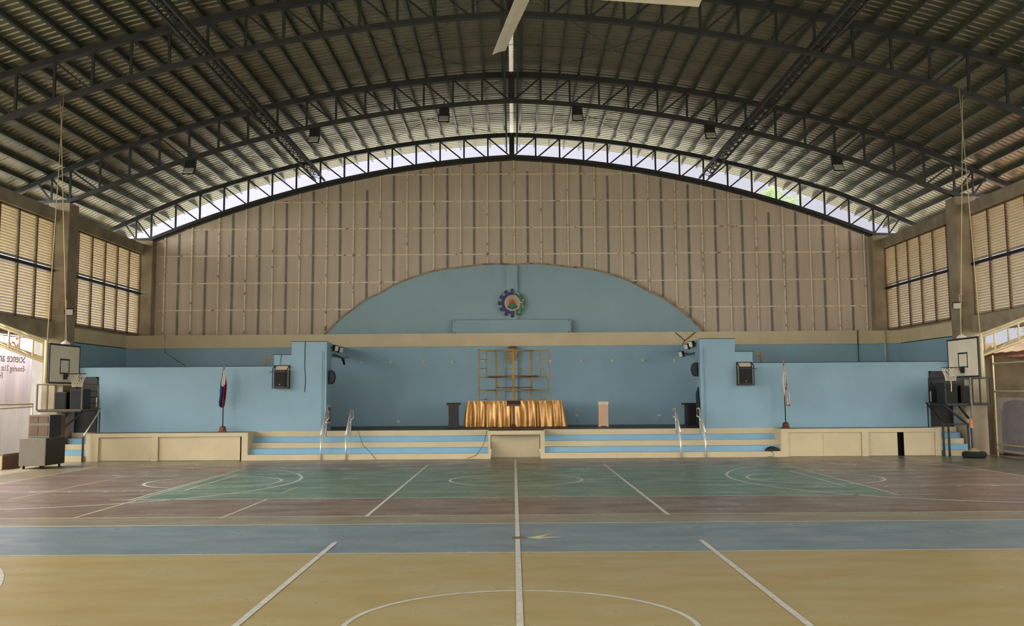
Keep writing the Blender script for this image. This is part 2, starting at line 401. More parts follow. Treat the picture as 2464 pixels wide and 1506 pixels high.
for p, q in zip(P, P[1:]): b.bar((p[0], YG-.2, p[1]), (q[0], YG-.2, q[1]), .14, .07)
b.build('arch_trim', 'rusty', g, label='rusty curved edging above the blue arch')
b = MB()
P = [(-17+34*i/60) for i in range(61)]
for p, q in zip(P, P[1:]): b.bar((p, YG-.06, zb(p)-.15), (q, YG-.06, zb(q)-.15), .12, .1)
b.build('top_rail', 'steel', g, label='dark curved rail along the top of the sheets')
mesh(lambda b: b.prism([(-17.4, 5.0)]+[(x*1.0, zt(x)+.2) for x in range(-17, 18)]+[(17.4, 5.0)], -3.1, -3.0)).build('wall_rear', 'sheet', kind='structure')  # unseen upper end wall, added to block the high sky
# blue arch panel
b = MB(); X = [(-8.75+17.62*i/64) for i in range(65)]
vs = []
for x in X: z = max(4.94, zarch(x)); vs += [(x, YG-.22, 4.93), (x, YG-.22, z), (x, YG-.04, 4.93), (x, YG-.04, z)]
fs = []
for i in range(64): a = 4*i; c = a+4; fs += [(a, c, c+1, a+1), (a+2, a+3, c+3, c+2), (a+1, c+1, c+3, a+3)]
b.add(vs, fs); b.build('wall_arch', 'bluearch', kind='structure')
mesh(lambda b: b.box(-.29, .21, YG-.42, YG-.22, 4.93, 8.22)).build('trim_3', 'bluearch', kind='structure')
sb = mesh(lambda b: b.box(-2.75, 2.65, YG-.60, YG-.42, 5.0, 5.72)).build('sign_board', ['bluearch'], label='long plain blue board below the round emblem', cat='board')
for x_ in (-2.65, 2.55):
    for z_ in (5.12, 5.66): mesh(lambda b: b.box(x_-.015, x_+.015, YG-.605, YG-.6, z_-.03, z_+.03)).build('bolt', 'cord', sb)
mesh(lambda b: b.box(-2.75, 2.65, YG-.604, YG-.6, 5.7, 5.72)).build('top_shadow_line', 'seam_shade_grey', sb)  # dark strip painted in as the shadow gap along the board's top
# ------------------------------------------------------------------ emblem
em = thing('emblem', (0, YG-.43, 6.48), 'round gear and leaf wreath emblem with a green mountain on the blue arch', 'emblem')
EX, EZ, EY = -.02, 6.48, YG-.52
def poly3(b, pts, y0, y1, mi=0): b.prism(pts, y0, y1, mi)
def gear(s):
    out = []; R1 = .62*s; R0 = .47*s
    for k in range(-3, 4):
        a = 180+k*30
        for da, r in ((-9, R0), (-7, R1), (7, R1), (9, R0)):
            t = math.radians(a+da)
            out.append((EX+r*math.cos(t), EZ+r*math.sin(t)))
    out = [p for p in out if p[0] <= EX+.06]
    return [(EX+.06, EZ-.0-R1)]+[p for p in reversed(out)][0:0]+out[::-1][0:0]+out[0:0]+sorted_gear(out, R1)
def sorted_gear(out, R1):
    o = sorted(out, key=lambda p: -((math.atan2(p[1]-EZ, p[0]-EX) % (2*PI))))
    return o+[(EX+.06, EZ+R1)]
b = MB(); b.prism(gear(1.05), EY+.02, EY+.09); b.build('gear_outline', 'e_dark', em)
b = MB(); b.prism(gear(.98), EY, EY+.03); b.build('gear', 'e_blue', em)
def disc(b, r, y0, y1, mi=0, n=40, c=None, r2=None):
    c = c or (EX, EZ); r2 = r2 or r
    b.prism([(c[0]+r*math.cos(2*PI*i/n), c[1]+r2*math.sin(2*PI*i/n)) for i in range(n)], y0, y1, mi)
b = MB(); disc(b, .365, EY-.015, EY+.02)
idc = b.build('inner_disc', 'e_cream', em)
b = MB()
for k in range(46):
    t = 2*PI*k/46; r0 = .305; r1 = .345
    b.bar((EX+r0*math.cos(t), EY-.017, EZ+r0*math.sin(t)), (EX+r1*math.cos(t), EY-.017, EZ+r1*math.sin(t)), .016 if k % 3 else .028, .006)
b.tube([(EX+.285*math.cos(2*PI*i/40), EY-.016, EZ+.285*math.sin(2*PI*i/40)) for i in range(40)], .006, 6, closed=True)
for k in range(40):
    t = math.radians(-25+230*k/39)
    b.bar((EX+.2*math.cos(t), EY-.017, EZ+.2*math.sin(t)), (EX+.26*math.cos(t), EY-.017, EZ+.26*math.sin(t)), .008, .006)
b.build('ring_marks', 'e_grey', idc)
b = MB(); disc(b, .185, EY-.024, EY-.012); b.build('sun', 'e_orange', idc)
mo = [(-.235, -.16), (-.12, -.03), (-.03, .03), (.03, .03), (.12, -.03), (.235, -.16), (.12, -.235), (0, -.262), (-.12, -.235)]
b = MB(); b.prism([(EX+x*1.06, EZ+z*1.06) for x, z in mo], EY-.03, EY-.02); b.build('mountain_outline', 'e_dark', idc)
b = MB(); b.prism([(EX+x*.94, EZ+z*.94) for x, z in mo], EY-.036, EY-.025); b.build('mountain', 'e_green', idc)
b = MB(); b.box(EX-.008, EX+.008, EY-.042, EY-.034, EZ-.06, EZ+.14); b.box(EX-.09, EX+.09, EY-.042, EY-.034, EZ+.045, EZ+.06); b.build('compass_cross', 'e_red', idc)
LV = [((.08, .42), (.30, .27), .06), ((.32, .42), (.46, .15), .07), ((.30, .24), (.44, .05), .055), ((.52, .10), (.50, -.15), .06), ((.42, -.08), (.38, -.27), .05), ((.50, -.27), (.30, -.37), .05), ((.32, -.25), (.18, -.47), .055), ((.16, -.49), (.42, -.51), .05)]
b = MB(); b2 = MB()
for (a, c, w) in LV:
    a = Vector(a); c = Vector(c); d = c-a; nn = Vector((-d.y, d.x)).normalized()
    for bb, ww, yy, ex in ((b2, w*1.25, EY+.005, .02), (b, w, EY-.01, 0)):
        pl = []
        for i in range(9): t = i/8; p = a-d*ex+d*(1+2*ex)*t+nn*ww*math.sin(PI*t); pl.append((EX+p.x, EZ+p.y))
        for i in range(7, 0, -1): t = i/8; p = a-d*ex+d*(1+2*ex)*t-nn*ww*math.sin(PI*t); pl.append((EX+p.x, EZ+p.y))
        bb.prism(pl, yy, yy+.03)
b.build('leaves', 'e_green', em); b2.build('leaf_outlines', 'e_dark', em)
b = MB()
for p, q in (((.07, .38), (.3, .2)), ((.27, .40), (.36, .24)), ((.3, .2), (.46, .02)), ((.46, .12), (.44, -.2)), ((.46, -.18), (.30, -.32)), ((.34, .1), (.30, -.32)), ((.13, -.46), (.14, -.3)), ((.22, -.45), (.3, -.41))):
    b.bar((EX+p[0], EY+.01, EZ+p[1]), (EX+q[0], EY+.01, EZ+q[1]), .025, .02)
b.build('stem', 'e_cream', em)
b = MB(); b2 = MB()
for p in ((.27, .43), (.49, .13), (.41, .01), (.48, -.18), (.31, -.42)):
    disc(b, .035, EY-.03, EY-.01, c=(EX+p[0], EZ+p[1]), n=14); disc(b2, .045, EY-.01, EY+.03, c=(EX+p[0], EZ+p[1]), n=14)
b.build('berries', 'e_yellow', em); b2.build('berry_outlines', 'e_dark', em)

# ------------------------------------------------------------------ columns and side beams
side = {-1: 'left', 1: 'right'}
where = ['at the back corner beside the gable', 'beside the hoop and the stage end', 'level with the far court centre', 'behind the far court', 'beside the near court', 'nearest the viewer']
for sx in (-1, 1):
    for i, y in enumerate(YT):
        b = MB(); b.box(*sorted((sx*XI, sx*17.4)), y-.4, y+.4, 0, 9.6 if i else 9.5)
        c = b.build('concrete_column', 'concrete', label='bare concrete column on the %s side, %s' % (side[sx], where[i]), cat='column', group='side columns', bevel=.02)
    for i in range(5):
        y0, y1 = YT[i+1]+.4, YT[i]-.4
        mesh(lambda b: b.box(*sorted((sx*17.0, sx*17.4)), y0, y1, 8.87, 9.32)).build('concrete_beam', 'concrete', label='upper concrete beam over the %s louvres, %s' % (side[sx], ['in the bay beside the gable', 'in the second bay from the gable', 'in the third bay from the gable', 'in the fourth bay from the gable', 'in the bay nearest the viewer'][i]), cat='beam', group='upper side beams')
        if i > 1: continue
        if i: mesh(lambda b: b.box(*sorted((sx*17.0, sx*17.4)), y0, y1, 4.5, 5.1)).build('concrete_beam', 'concrete', label='lower concrete beam under the %s louvres, %s' % (side[sx], ['', 'in the second bay from the gable', 'in the third bay from the gable', 'in the fourth bay from the gable', 'in the bay nearest the viewer'][i]), cat='beam', group='lower side beams')
        else: mesh(lambda b: b.box(*sorted((sx*17.0, sx*17.4)), y0, y1, 0, 5.07)).build('wall_outer_'+side[sx], 'concrete', kind='structure')
# ------------------------------------------------------------------ louvre windows
def window(sx, i, n):
    y0, y1 = YT[i+1]+.4, YT[i]-.4; z0, z1, zm = 5.09, 8.87, 7.03
    L = (y1-y0)/6
    f = MB(); xa = sx*17.18
    for k in range(7): f.box(xa-.05, xa+.05, y0+k*L-.035, y0+k*L+.035, z0, z1)
    f.box(xa-.05, xa+.05, y0, y1, z0, z0+.05); f.box(xa-.05, xa+.05, y0, y1, z1-.05, z1)
    root = f.build('window_%d' % n, 'brownframe', kind='structure')
    r = MB(); r.box(xa-.09, xa+.09, y0, y1, zm-.06, zm+.06); r.build('mid_rail', 'darkmetal', root)
    for k in range(6):
        b = MB(); ya, yb = y0+k*L+.04, y0+(k+1)*L-.04
        z = z0+.1
        while z < z1-.08:
            if abs(z-zm) > .09:
                b.bar((xa, ya, z), (xa, yb, z), .1, .007, up=(sx*.7, 0, .71))
            z += .1
        b.build('louvre_panel', 'slat', root)
n = 0
for i in (0, 1):
    for sx in (-1, 1):
        n += 1; window(sx, i, n)

# ------------------------------------------------------------------ roof
RS = [-19.4+i*(19.32/22) for i in range(23)]
prof = []
y = Y0R
while y < 48.0: prof += [(y, 0), (y+.2, 0), (y+.225, .035), (y+.275, .035)]; y += .3
prof.append((y, 0))
b = MB()
for sx in (-1, 1):
    vs = []; X = [x if sx < 0 else -x for x in RS]
    for x in X:
        for (yy, h) in prof: vs.append((x, yy, zt(x)+.23+h))
    P = len(prof)
    b.add(vs, [(i*P+j, i*P+j+1, (i+1)*P+j+1, (i+1)*P+j) for i in range(len(X)-1) for j in range(P-1)])
b.build('ceiling', 'roof', kind='structure')
mesh(lambda b: b.prism([(-.1, 14.86), (-.09, 14.89), (0, 14.92), (.09, 14.89), (.1, 14.86), (0, 14.89)], Y0R, 48)).build('skylight_strip', 'skylight', label='thin pale translucent strip running along the roof ridge', cat='skylight')
# purlins
p0 = None
sl = []
x = .35
while x < 19.3: sl.append(x); x += .74*math.cos(math.atan(.035+.0204*x))
b = MB(); b.box(-.03, .03, Y0R, 48, 0, .2); 
b = MB(); b.box(-.004, .004, Y0R, 47.9, -.04, .2); b.box(-.004, .07, Y0R, 47.9, -.04, -.03); b.box(-.004, .07, Y0R, 47.9, .19, .2)
first = None
for sx in (-1, 1):
    for x in sl:
        s = math.atan(.035+.0204*x+(.05 if x > 15 else 0))
        lab = 'grey steel purlin running front to back under the %s roof slope' % side[sx]
        if first is None:
            o = first = b.build('roof_purlin', 'purlin', label=lab, cat='purlin', group='purlins of the left roof slope')
        else:
            o = first.copy(); COL.objects.link(o)
        o.location = (sx*x, 0, zt(x)+.025); o.rotation_euler = (0, sx*s, 0); o['label'] = lab; o['group'] = 'purlins of the %s roof slope' % side[sx]
# trusses
def make_truss(y, label):
    t = thing('roof_truss', (0, y, 9.6), label, 'truss', 'arched roof trusses')
    PX = [i*1.12 for i in range(0, 16)]    # panel points to 16.8
    b = MB(); X = [-16.8+i*33.6/60 for i in range(61)]
    for p, q in zip(X, X[1:]): b.bar((p, y, zb(p)+.07), (q, y, zb(q)+.07), .2, .14)
    for sx in (-1, 1): b.bar((sx*16.8, y, zb(16.8)+.07), (sx*18.0, y, zb(16.8)+.03), .2, .12)
    b.build('bottom_chord', 'steel', t)
    b = MB(); X = [-18.9+i*37.8/68 for i in range(69)]
    for p, q in zip(X, X[1:]): b.bar((p, y, zt(p)-.09), (q, y, zt(q)-.09), .2, .2)
    b.build('top_chord', 'steel', t)
    b0 = MB(); b0.bar((0, y, zb(0)+.1), (0, y, zt(0)-.15), .24, .1); b0.build('post', 'steel', t)
    for sx in (-1, 1):
        for i in range(1, 16):
            x = sx*PX[i]
            mesh(lambda b: b.bar((x, y, zb(x)+.1), (x, y, zt(x)-.15), .075)).build('post', 'steel', t)
            xi = sx*PX[i-1]
            mesh(lambda b: b.bar((x, y+.0, zt(x)-.15), (xi+sx*.1, y, zb(xi)+.1), .06)).build('diagonal', 'steel', t)
        for xa, xb in ((16.8, 17.5), (17.5, 18.0)):
            mesh(lambda b: b.bar((sx*xa, y, zb(16.8)+.08), (sx*xb, y, zt(xb)-.15), .06)).build('diagonal', 'steel', t)
        mesh(lambda b: b.bar((sx*17.5, y, zb(16.8)+.06), (sx*17.5, y, zt(17.5)-.15), .06)).build('post', 'steel', t)
    return t
T = make_truss(YT[1], 'dark arched steel truss carrying the six floodlights')
dup(T, (0, 45.0, 9.48), 'arched steel truss in front of the bright sky gap over the gable')
dup(T, (0, YT[2], 9.6), 'dark arched steel truss in front of the floodlight one, crossing the top of the picture')
dup(T, (0, YT[3], 9.6), 'dark arched steel truss above the picture edge, third from the gable wall')
dup(T, (0, YT[4], 9.6), 'dark arched steel truss nearest above the viewer')
# lengthwise lattice girders
def girder(x, label, w=.42, z=None):
    z = z if z is not None else zb(x)+.12
    t = thing('lattice_girder', (x, 2, z), label, 'girder', 'lengthwise lattice girders')
    for s in (-1, 1):
        mesh(lambda b: b.box(x+s*w/2-.035, x+s*w/2+.035, 2, 44.9, z-.04, z+.04)).build('chord', 'steel', t)
    mesh(lambda b: b.box(x-.03, x+.03, 2, 44.9, z+.32, z+.38)).build('chord', 'steel', t)
    b = MB(); y = 2; k = 0
    while y < 44.5:
        for s in (-1, 1):
            b.bar((x+s*w/2, y+(k % 2)*.34, z), (x, y+((k+1) % 2)*.34, z+.35), .022)
        b.bar((x-w/2, y+(k % 2)*.34, z), (x+w/2, y+((k+1) % 2)*.34, z), .022)
        y += .34; k += 1
    b.build('lacing', 'steel', t)
    return t
girder(-8.96, 'dark lattice girder running to the gable under the left roof slope')
girder(8.96, 'dark lattice girder running to the gable under the right roof slope')
t = thing('lattice_girder', (0, 19.4, 13.5), 'dark lattice girder along the ridge below the pale strip', 'girder', 'lengthwise lattice girders')
for s in (-1, 1):
    for zz in (13.6, 14.35): mesh(lambda b: b.box(s*.24-.03, s*.24+.03, 19.45, 44.9, zz-.035, zz+.035)).build('chord', 'steel', t)
    b = MB(); y = 19.5; k = 0
    while y < 44.5: b.bar((s*.24, y, 13.6 if k % 2 else 14.35), (s*.24, y+.36, 14.35 if k % 2 else 13.6), .03); y += .36; k += 1
    b.build('lacing', 'steel', t)
# bracing rods
for bi, (ya, yb) in enumerate(((36.6, 45.0), (28.0, 36.6))):
    bay = ['bay beside the gable', 'bay nearer the viewer'][bi]
    for sx in (-1, 1):
        for (x0, x1) in ((0.2, 6.7), (8.9, 14.5)):
            e = thing('cross_bracing', (sx*(x0+x1)/2, (ya+yb)/2, 13), 'thin crossed rods under the %s roof slope, %s, %s' % (side[sx], bay, 'near the ridge' if x0 < 1 else 'near the eave'), 'bracing', 'roof bracing rods')
            for (p, q) in (((x0, ya), (x1, yb)), ((x1, ya), (x0, yb))):
                mesh(lambda b: b.tube([(sx*p[0], p[1], zt(p[0])-.2), (sx*(p[0]+q[0])/2, (p[1]+q[1])/2, (zt(p[0])+zt(q[0]))/2-.26), (sx*q[0], q[1], zt(q[0])-.2)], .009, 5)).build('rod', 'steel', e)
    for fr in (1/3, 2/3):
        yy = ya+(yb-ya)*fr; X = [-18+i*36/50 for i in range(51)]
        mesh(lambda b: b.tube([(x, yy, zt(x)+.06) for x in X], .009, 5)).build('sag_rod', 'steel', label='thin rod across the purlins, %s, %s' % (bay, 'front one' if fr < .5 else 'rear one'), cat='rod', group='purlin tie rods')

# ------------------------------------------------------------------ floodlights under the truss
fpos = [(-12.25, 10.97), (-7.53, 12.15), (-2.58, 12.92), (2.52, 12.93), (7.57, 12.2), (12.38, 10.92)]
names = ['first floodlight from the left, hanging under the arched truss', 'second floodlight from the left, hanging under the arched truss', 'floodlight under the truss just left of the ridge', 'floodlight under the truss just right of the ridge', 'second floodlight from the right, hanging under the arched truss', 'last floodlight on the right, hanging under the arched truss']
fl0 = None
for (x, z), nm in zip(fpos, names):
    if fl0 is None:
        fl0 = thing('floodlight', (x, 36.6, z), nm, 'floodlight', 'floodlights under the truss')
        z = z-.02
        b = MB(); b.prism([(36.45, z-.0), (36.75, z+.12), (36.85, z+.42), (36.62, z+.42)], x-.17, x+.17, axis='X'); b.build('housing', 'steel', fl0)
        b = MB(); b.prism([(36.30, z-.25), (36.36, z-.28), (36.66, z+.08), (36.60, z+.12)], x-.21, x+.21, axis='X'); vf = b.build('visor_frame', 'steel', fl0)
        b = MB(); b.prism([(36.29, z-.21), (36.33, z-.24), (36.61, z+.04), (36.57, z+.07)], x-.18, x+.18, axis='X'); b.build('glass', 'lamp', vf)
        b = MB(); b.bar((x-.19, 36.6, z+.02), (x-.19, 36.6, z+.45), .02, .04); b.bar((x+.19, 36.6, z+.02), (x+.19, 36.6, z+.45), .02, .04); b.bar((x-.2, 36.6, z+.45), (x+.2, 36.6, z+.45), .04, .02)
        b.bar((x, 36.6, z+.44), (x, 36.6, z+.62), .04)
        b.build('bracket', 'steel', fl0)
    else: dup(fl0, (x, 36.6, z), nm)

# ------------------------------------------------------------------ ceiling fan
hub = Vector((.28, 15.75, 9.11))
fan = thing('ceiling_fan', hub, 'very large four bladed ceiling fan with pale blades at the top edge', 'ceiling fan')
ang = [99.8, 9.8, 189.8, 279.8]
for a in ang:
    b = MB(); t = math.radians(a); d = Vector((math.cos(t), math.sin(t), 0)); s = Vector((-d.y, d.x, 0))
    c0 = hub+d*.2+Vector((0, 0, -.02)); c1 = hub+d*3.05+Vector((0, 0, -.05))
    up = Vector((0, 0, 1))
    def sec(c, w): return [c+s*w*.5-up*.05, c+s*w*.1-up*.0+up*.01, c-s*w*.5+up*.05, c-s*w*.5+up*.035, c+s*w*.1-up*.012, c+s*w*.5-up*.065]
    A = sec(c0, .30); B = sec(c1, .26)
    b.add(A+B, [(0, 1, 7, 6), (1, 2, 8, 7), (2, 3, 9, 8), (3, 4, 10, 9), (4, 5, 11, 10), (5, 0, 6, 11), (0, 5, 4, 3, 2, 1), (6, 7, 8, 9, 10, 11)])
    b.build('blade', 'white', fan)
b = MB(); b.lathe([(.13, -.05), (.18, 0), (.18, .12), (.1, .2)], hub); b.build('motor_hub', 'steel', fan)
b = MB(); b.tube([hub+Vector((0, 0, .15)), (hub.x, hub.y, zt(hub.x)-.1)], .04); b.build('down_rod', 'steel', fan)

# ------------------------------------------------------------------ stage furniture
# gold draped table
tb = thing('skirted_table', (0, 39.9, ZS), 'long table covered by a pleated shiny gold cloth at mid stage', 'table')
b = MB(); x0, x1 = -1.84, 1.92; yf, yb = 39.5, 40.15; H = 1.04
peri = []
N = 420
for i in range(N+1):
    u = i/N; peri.append((x0+(x1-x0)*u, yf, 0, -1))
for i in range(1, 24): peri.append((x1, yf+(yb-yf)*i/24, 1, 0))
side_l = [(x0, yb-(yb-yf)*i/24, -1, 0) for i in range(1, 24)]
peri = side_l+peri
ph = [random.uniform(0, 6.28) for _ in range(6)]
vs = []; R = 14
for j in range(R+1):
    v = j/R
    for k, (x, y, nx, ny) in enumerate(peri):
        s_ = k/len(peri)*74+1.1*math.sin(k*.05+ph[0])+.5*math.sin(k*.17+ph[1])+.35*v*math.sin(k*.09+ph[2])
        fold = (abs(math.sin(s_/1.0*.9))**.7-.4)*(.04+.09*v**.8)*(1+.5*math.sin(k*.11+ph[3]))
        puff = .05*math.sin(PI*v)*(.6+.4*math.sin(k*.21+ph[4]))
        flare = .09*v
        if v == 0: fold = fold*.4; 
        dz = .025*abs(math.sin(s_*.5)) if j == R else 0
        vs.append((x+nx*(flare+fold+puff)+(x-.04)*.02*v, y+ny*(flare*.3+fold+puff), ZS+.012+H*(1-v)+dz))
W_ = len(peri)
fs = [(j*W_+k, j*W_+k+1, (j+1)*W_+k+1, (j+1)*W_+k) for j in range(R) for k in range(W_-1)]
b.add(vs, fs, 0, True); b.build('table_skirt', 'gold', tb)
mesh(lambda b: b.box(x0, x1, yf, yb, ZS+H-.01, ZS+H+.02)).build('table_top', 'gold', tb)
b = MB()
for xx in (x0+.1, x1-.1):
    for yy in (yf+.12, yb-.08): b.box(xx-.02, xx+.02, yy-.02, yy+.02, ZS, ZS+H-.01)
b.build('leg', 'darkmetal', tb)
# dark podium
pd = thing('podium', (-2.4, 39.4, ZS), 'dark brown wooden podium left of the gold table', 'podium')
x = -2.4; y = 39.4
mesh(lambda b: (b.box(x-.23, x+.23, y-.2, y+.2, ZS, ZS+.08), b.box(x-.205, x+.205, y-.18, y+.18, ZS+.08, ZS+.14))).build('plinth', 'darkwood', pd)
mesh(lambda b: b.box(x-.19, x+.19, y-.16, y+.18, ZS+.14, ZS+.84)).build('body', 'darkwood', pd)
b = MB(); b.prism([(y-.17, ZS+.84), (y+.19, ZS+.84), (y+.19, ZS+.97), (y-.17, ZS+.9)], x-.2, x+.2, axis='X'); b.build('neck', 'darkwood', pd)
b = MB(); b.prism([(y-.22, ZS+.9), (y+.22, ZS+.98), (y+.22, ZS+1.0), (y-.22, ZS+.92)], x-.28, x+.28, axis='X'); b.build('reading_top', 'plank', pd)
# pale podium
pw = thing('podium', (3.62, 39.9, ZS), 'tall pale pink and cream podium right of the gold table', 'podium')
x = 3.62; y = 39.9
mesh(lambda b: b.box(x-.19, x+.19, y-.18, y+.18, ZS+.04, ZS+.9)).build('body', 'pink', pw)
b = MB(); b.prism([(x-.205, ZS), (x-.205, ZS+.06), (x+.205, ZS+.06), (x+.205, ZS), (x+.12, ZS), (x+.1, ZS+.025), (x, ZS+.03), (x-.1, ZS+.025), (x-.12, ZS)], y-.19, y+.19); b.build('scalloped_foot', 'pink', pw)
mesh(lambda b: (b.box(x-.2, x+.2, y-.19, y+.19, ZS+.88, ZS+.96), b.box(x-.215, x+.215, y-.2, y+.2, ZS+.9, ZS+.93), b.box(x-.205, x+.205, y-.195, y+.195, ZS+.96, ZS+1.0))).build('top_moulding', 'creamtop', pw)
# lectern stand
ls = thing('lectern_stand', (0, 37.35, ZS), 'small brown wooden lectern stand on one post in front of the gold table', 'lectern')
x, y = .0, 37.35
b = MB(); b.lathe([(.3, 0), (.3, .02), (.2, .045), (.1, .1), (.055, .2), (.045, .24)], (x, y, ZS), 8); b.build('foot', 'wood', ls)
mesh(lambda b: b.box(x-.045, x+.045, y-.04, y+.04, ZS+.2, ZS+.98)).build('post', 'wood', ls)
b = MB(); b.prism([(y-.16, ZS+.88), (y+.16, ZS+1.05), (y+.145, ZS+1.08), (y-.175, ZS+.91)], x-.26, x+.26, axis='X'); b.box(x-.26, x+.26, y-.2, y-.16, ZS+.87, ZS+.94); b.build('desk_top', 'wood', ls)
# scaffold frames
ZA = [(-1.44, 40.5), (-.72, 41.35), (.0, 40.5), (.75, 41.35), (1.46, 40.5)]
def frame(i, tier, label):
    p = Vector((*ZA[i], 0)); q = Vector((*ZA[i+1], 0)); z0, z1 = (1.01, 2.55) if tier == 0 else (2.57, 4.2)
    lad = p if i % 2 == 0 else q; oth = q if i % 2 == 0 else p
    e = thing('scaffolding', (lad.x, lad.y, z0), label, 'scaffold', 'scaffold frames behind the gold table')
    w = (oth-lad); mid = lad+w*.47
    inn = w.normalized()*.03
    P = lambda v, z: Vector((v.x, v.y, z))
    for v in (lad+inn, oth-inn): mesh(lambda b: b.tube([P(v, z0), P(v, z1)], .026, 8)).build('post', 'yellowpipe', e)
    top = z1-.06
    mesh(lambda b: b.tube([P(lad+inn, top), P(oth-inn, top)], .022, 8)).build('top_bar', 'yellowpipe', e)
    zm = z0+.5 if tier else z0+.0
    zlo = z0+.52 if tier else z0+.95
    if tier:
        mesh(lambda b: b.tube([P(mid, z0+.46), P(mid, top)], .019, 8)).build('ladder_rail', 'yellowpipe', e)
        mesh(lambda b: b.tube([P(lad+inn, z0+.46), P(oth-inn, z0+.46)], .02, 8)).build('cross_bar', 'yellowpipe', e)
        zz = [z0+.82, z0+1.2]
    else:
        mesh(lambda b: b.tube([P(mid, z0+.1), P(mid, top)], .019, 8)).build('ladder_rail', 'yellowpipe', e)
        zz = [z0+.3, z0+.68, z0+1.1]
    for z in zz: mesh(lambda b: b.tube([P(lad+inn, z), P(mid, z)], .016, 6)).build('rung', 'yellowpipe', e)
wh = ['leftmost', 'left of centre', 'right of centre', 'rightmost']
for i in range(4):
    for t in (0, 1): frame(i, t, 'ochre steel scaffold frame, %s of the four, %s tier, behind the gold table' % (wh[i], ['lower', 'upper'][t]))
for k, (xa, xb, z, yy, lb) in enumerate(((-1.05, .0, 3.04, 40.9, 'upper left'), (.0, 1.02, 3.05, 40.95, 'upper right'), (-.72, .0, 2.575, 40.9, 'lower left'), (.04, .8, 2.58, 40.95, 'lower right'))):
    mesh(lambda b: b.box(xa+.005, xb-.005, yy-.3, yy+.3, z, z+.045)).build('scaffold_plank', 'plank', label='%s weathered wooden plank laid across the scaffold frames' % lb, cat='plank', group='planks on the scaffold')
# tan hanging wreath on the stage wall
wr = thing('hanging_decoration', (0, 41.7, 4.3), 'ragged tan hanging decoration at the top of the stage wall pillar', 'decoration')
b = MB(); b.box(-.2, .16, 41.55, 41.8, 4.24, 4.31); b.box(-.14, .1, 41.6, 41.75, 4.31, 4.36); b.build('mount', 'wood', wr)
b = MB(); P = [(-.24, 4.22), (-.2, 4.24), (.16, 4.24), (.21, 4.2), (.19, 4.08), (.13, 3.98), (.1, 3.86), (.04, 3.9), (0, 3.78), (-.06, 3.74), (-.14, 3.6), (-.2, 3.66), (-.19, 3.86), (-.22, 4.05)]
b.prism(P, 41.66, 41.72); b.build('cloth', 'dust', wr)
# desk at the right of the stage
dk = thing('desk', (7.3, 40.2, ZS), 'dark wooden desk half hidden behind the right stage pier', 'desk')
x = 7.25
mesh(lambda b: b.box(x-.35, x+.9, 39.7, 40.5, 1.84, 1.92)).build('desk_top', 'darkwood', dk)
mesh(lambda b: (b.box(x-.22, x+.8, 39.8, 39.84, ZS+.02, 1.84), b.box(x-.24, x-.12, 39.76, 40.45, ZS, 1.84), b.box(x+.7, x+.82, 39.76, 40.45, ZS, 1.84))).build('pedestal', 'darkwood', dk)
# wall sconces and sockets
for px, lb in ((-6.5, 'farthest left'), (-5.25, 'second from the left'), (-3.85, 'third from the left'), (-2.62, 'left of the scaffold'), (-1.28, 'at the left edge of the scaffold'), (1.6, 'at the right edge of the scaffold'), (2.9, 'right of the scaffold'), (4.24, 'third from the right'), (5.55, 'second from the right'), (6.9, 'farthest right')):
    e = thing('wall_hook_light', (px, YK, 3.72), 'small cream fitting high on the blue stage wall, %s' % lb, 'wall fitting', 'small fittings on the stage wall')
    mesh(lambda b: b.box(px-.05, px+.05, YK-.05, YK, 3.68, 3.76)).build('base_plate', 'white', e)
    mesh(lambda b: b.bar((px+.02, YK-.04, 3.72), (px+.05, YK-.2, 3.70), .035)).build('stub', 'cream', e)
for x, z, lb in ((2.7, 1.4, 'right of the gold table'), (6.2, 1.38, 'behind the right stair rails'), (-4.9, 1.2, 'low on the left part of the stage wall')):
    e = thing('wall_socket', (x, YK, z), 'white electrical socket box %s' % lb, 'socket', 'sockets on the stage wall')
    mesh(lambda b: b.box(x-.07, x+.07, YK-.05, YK, z-.045, z+.045)).build('plate', 'white', e, bevel=.008)
    mesh(lambda b: b.tube([(x, YK-.012, z-.04), (x, YK-.012, ZS)], .01, 6)).build('conduit', 'blue', e)
# small wall speakers facing the stage
for sx in (-1, 1):
    y = 37.45; z0 = 2.75 if sx < 0 else 2.95
    e = thing('wall_speaker', (sx*7.0, y, z0), 'black curved wall speaker on the inner face of the %s stage pier' % side[sx], 'speaker', 'speakers on the stage piers')
    pl = [(7.0, z0), (7.0, z0+.53), (6.93, z0+.53), (6.84, z0+.46), (6.79, z0+.27), (6.84, z0+.07), (6.93, z0)]
    b = MB(); b.prism([(sx*a_, c_) for a_, c_ in pl], y-.18, y+.18); b.build('cabinet', 'black', e, bevel=.01)
    mesh(lambda b: b.box(*sorted((sx*6.99, sx*7.04)), y-.05, y+.05, z0+.2, z0+.34)).build('bracket', 'darkmetal', e)
# dark door opening and cream framed panel on the pier returns
e = thing('notice_panel', (-7.03, 37.5, 1.6), 'cream framed dark panel on the inner face of the left stage pier', 'panel')
mesh(lambda b: b.box(-7.04, -7.01, 37.2, 37.75, 1.25, 1.98)).build('frame', 'cream', e)
mesh(lambda b: b.box(-7.02, -7.0, 37.3, 37.65, 1.35, 1.88)).build('face', 'black', e)
mesh(lambda b: b.prism([(37.15, ZS), (37.8, ZS), (37.8, 2.3), (37.35, 2.55), (37.15, 1.9)], 7.0, 7.035, axis='X')).build('black_curtain', 'black', label='dark hanging cloth on the inner face of the right stage pier', cat='curtain')

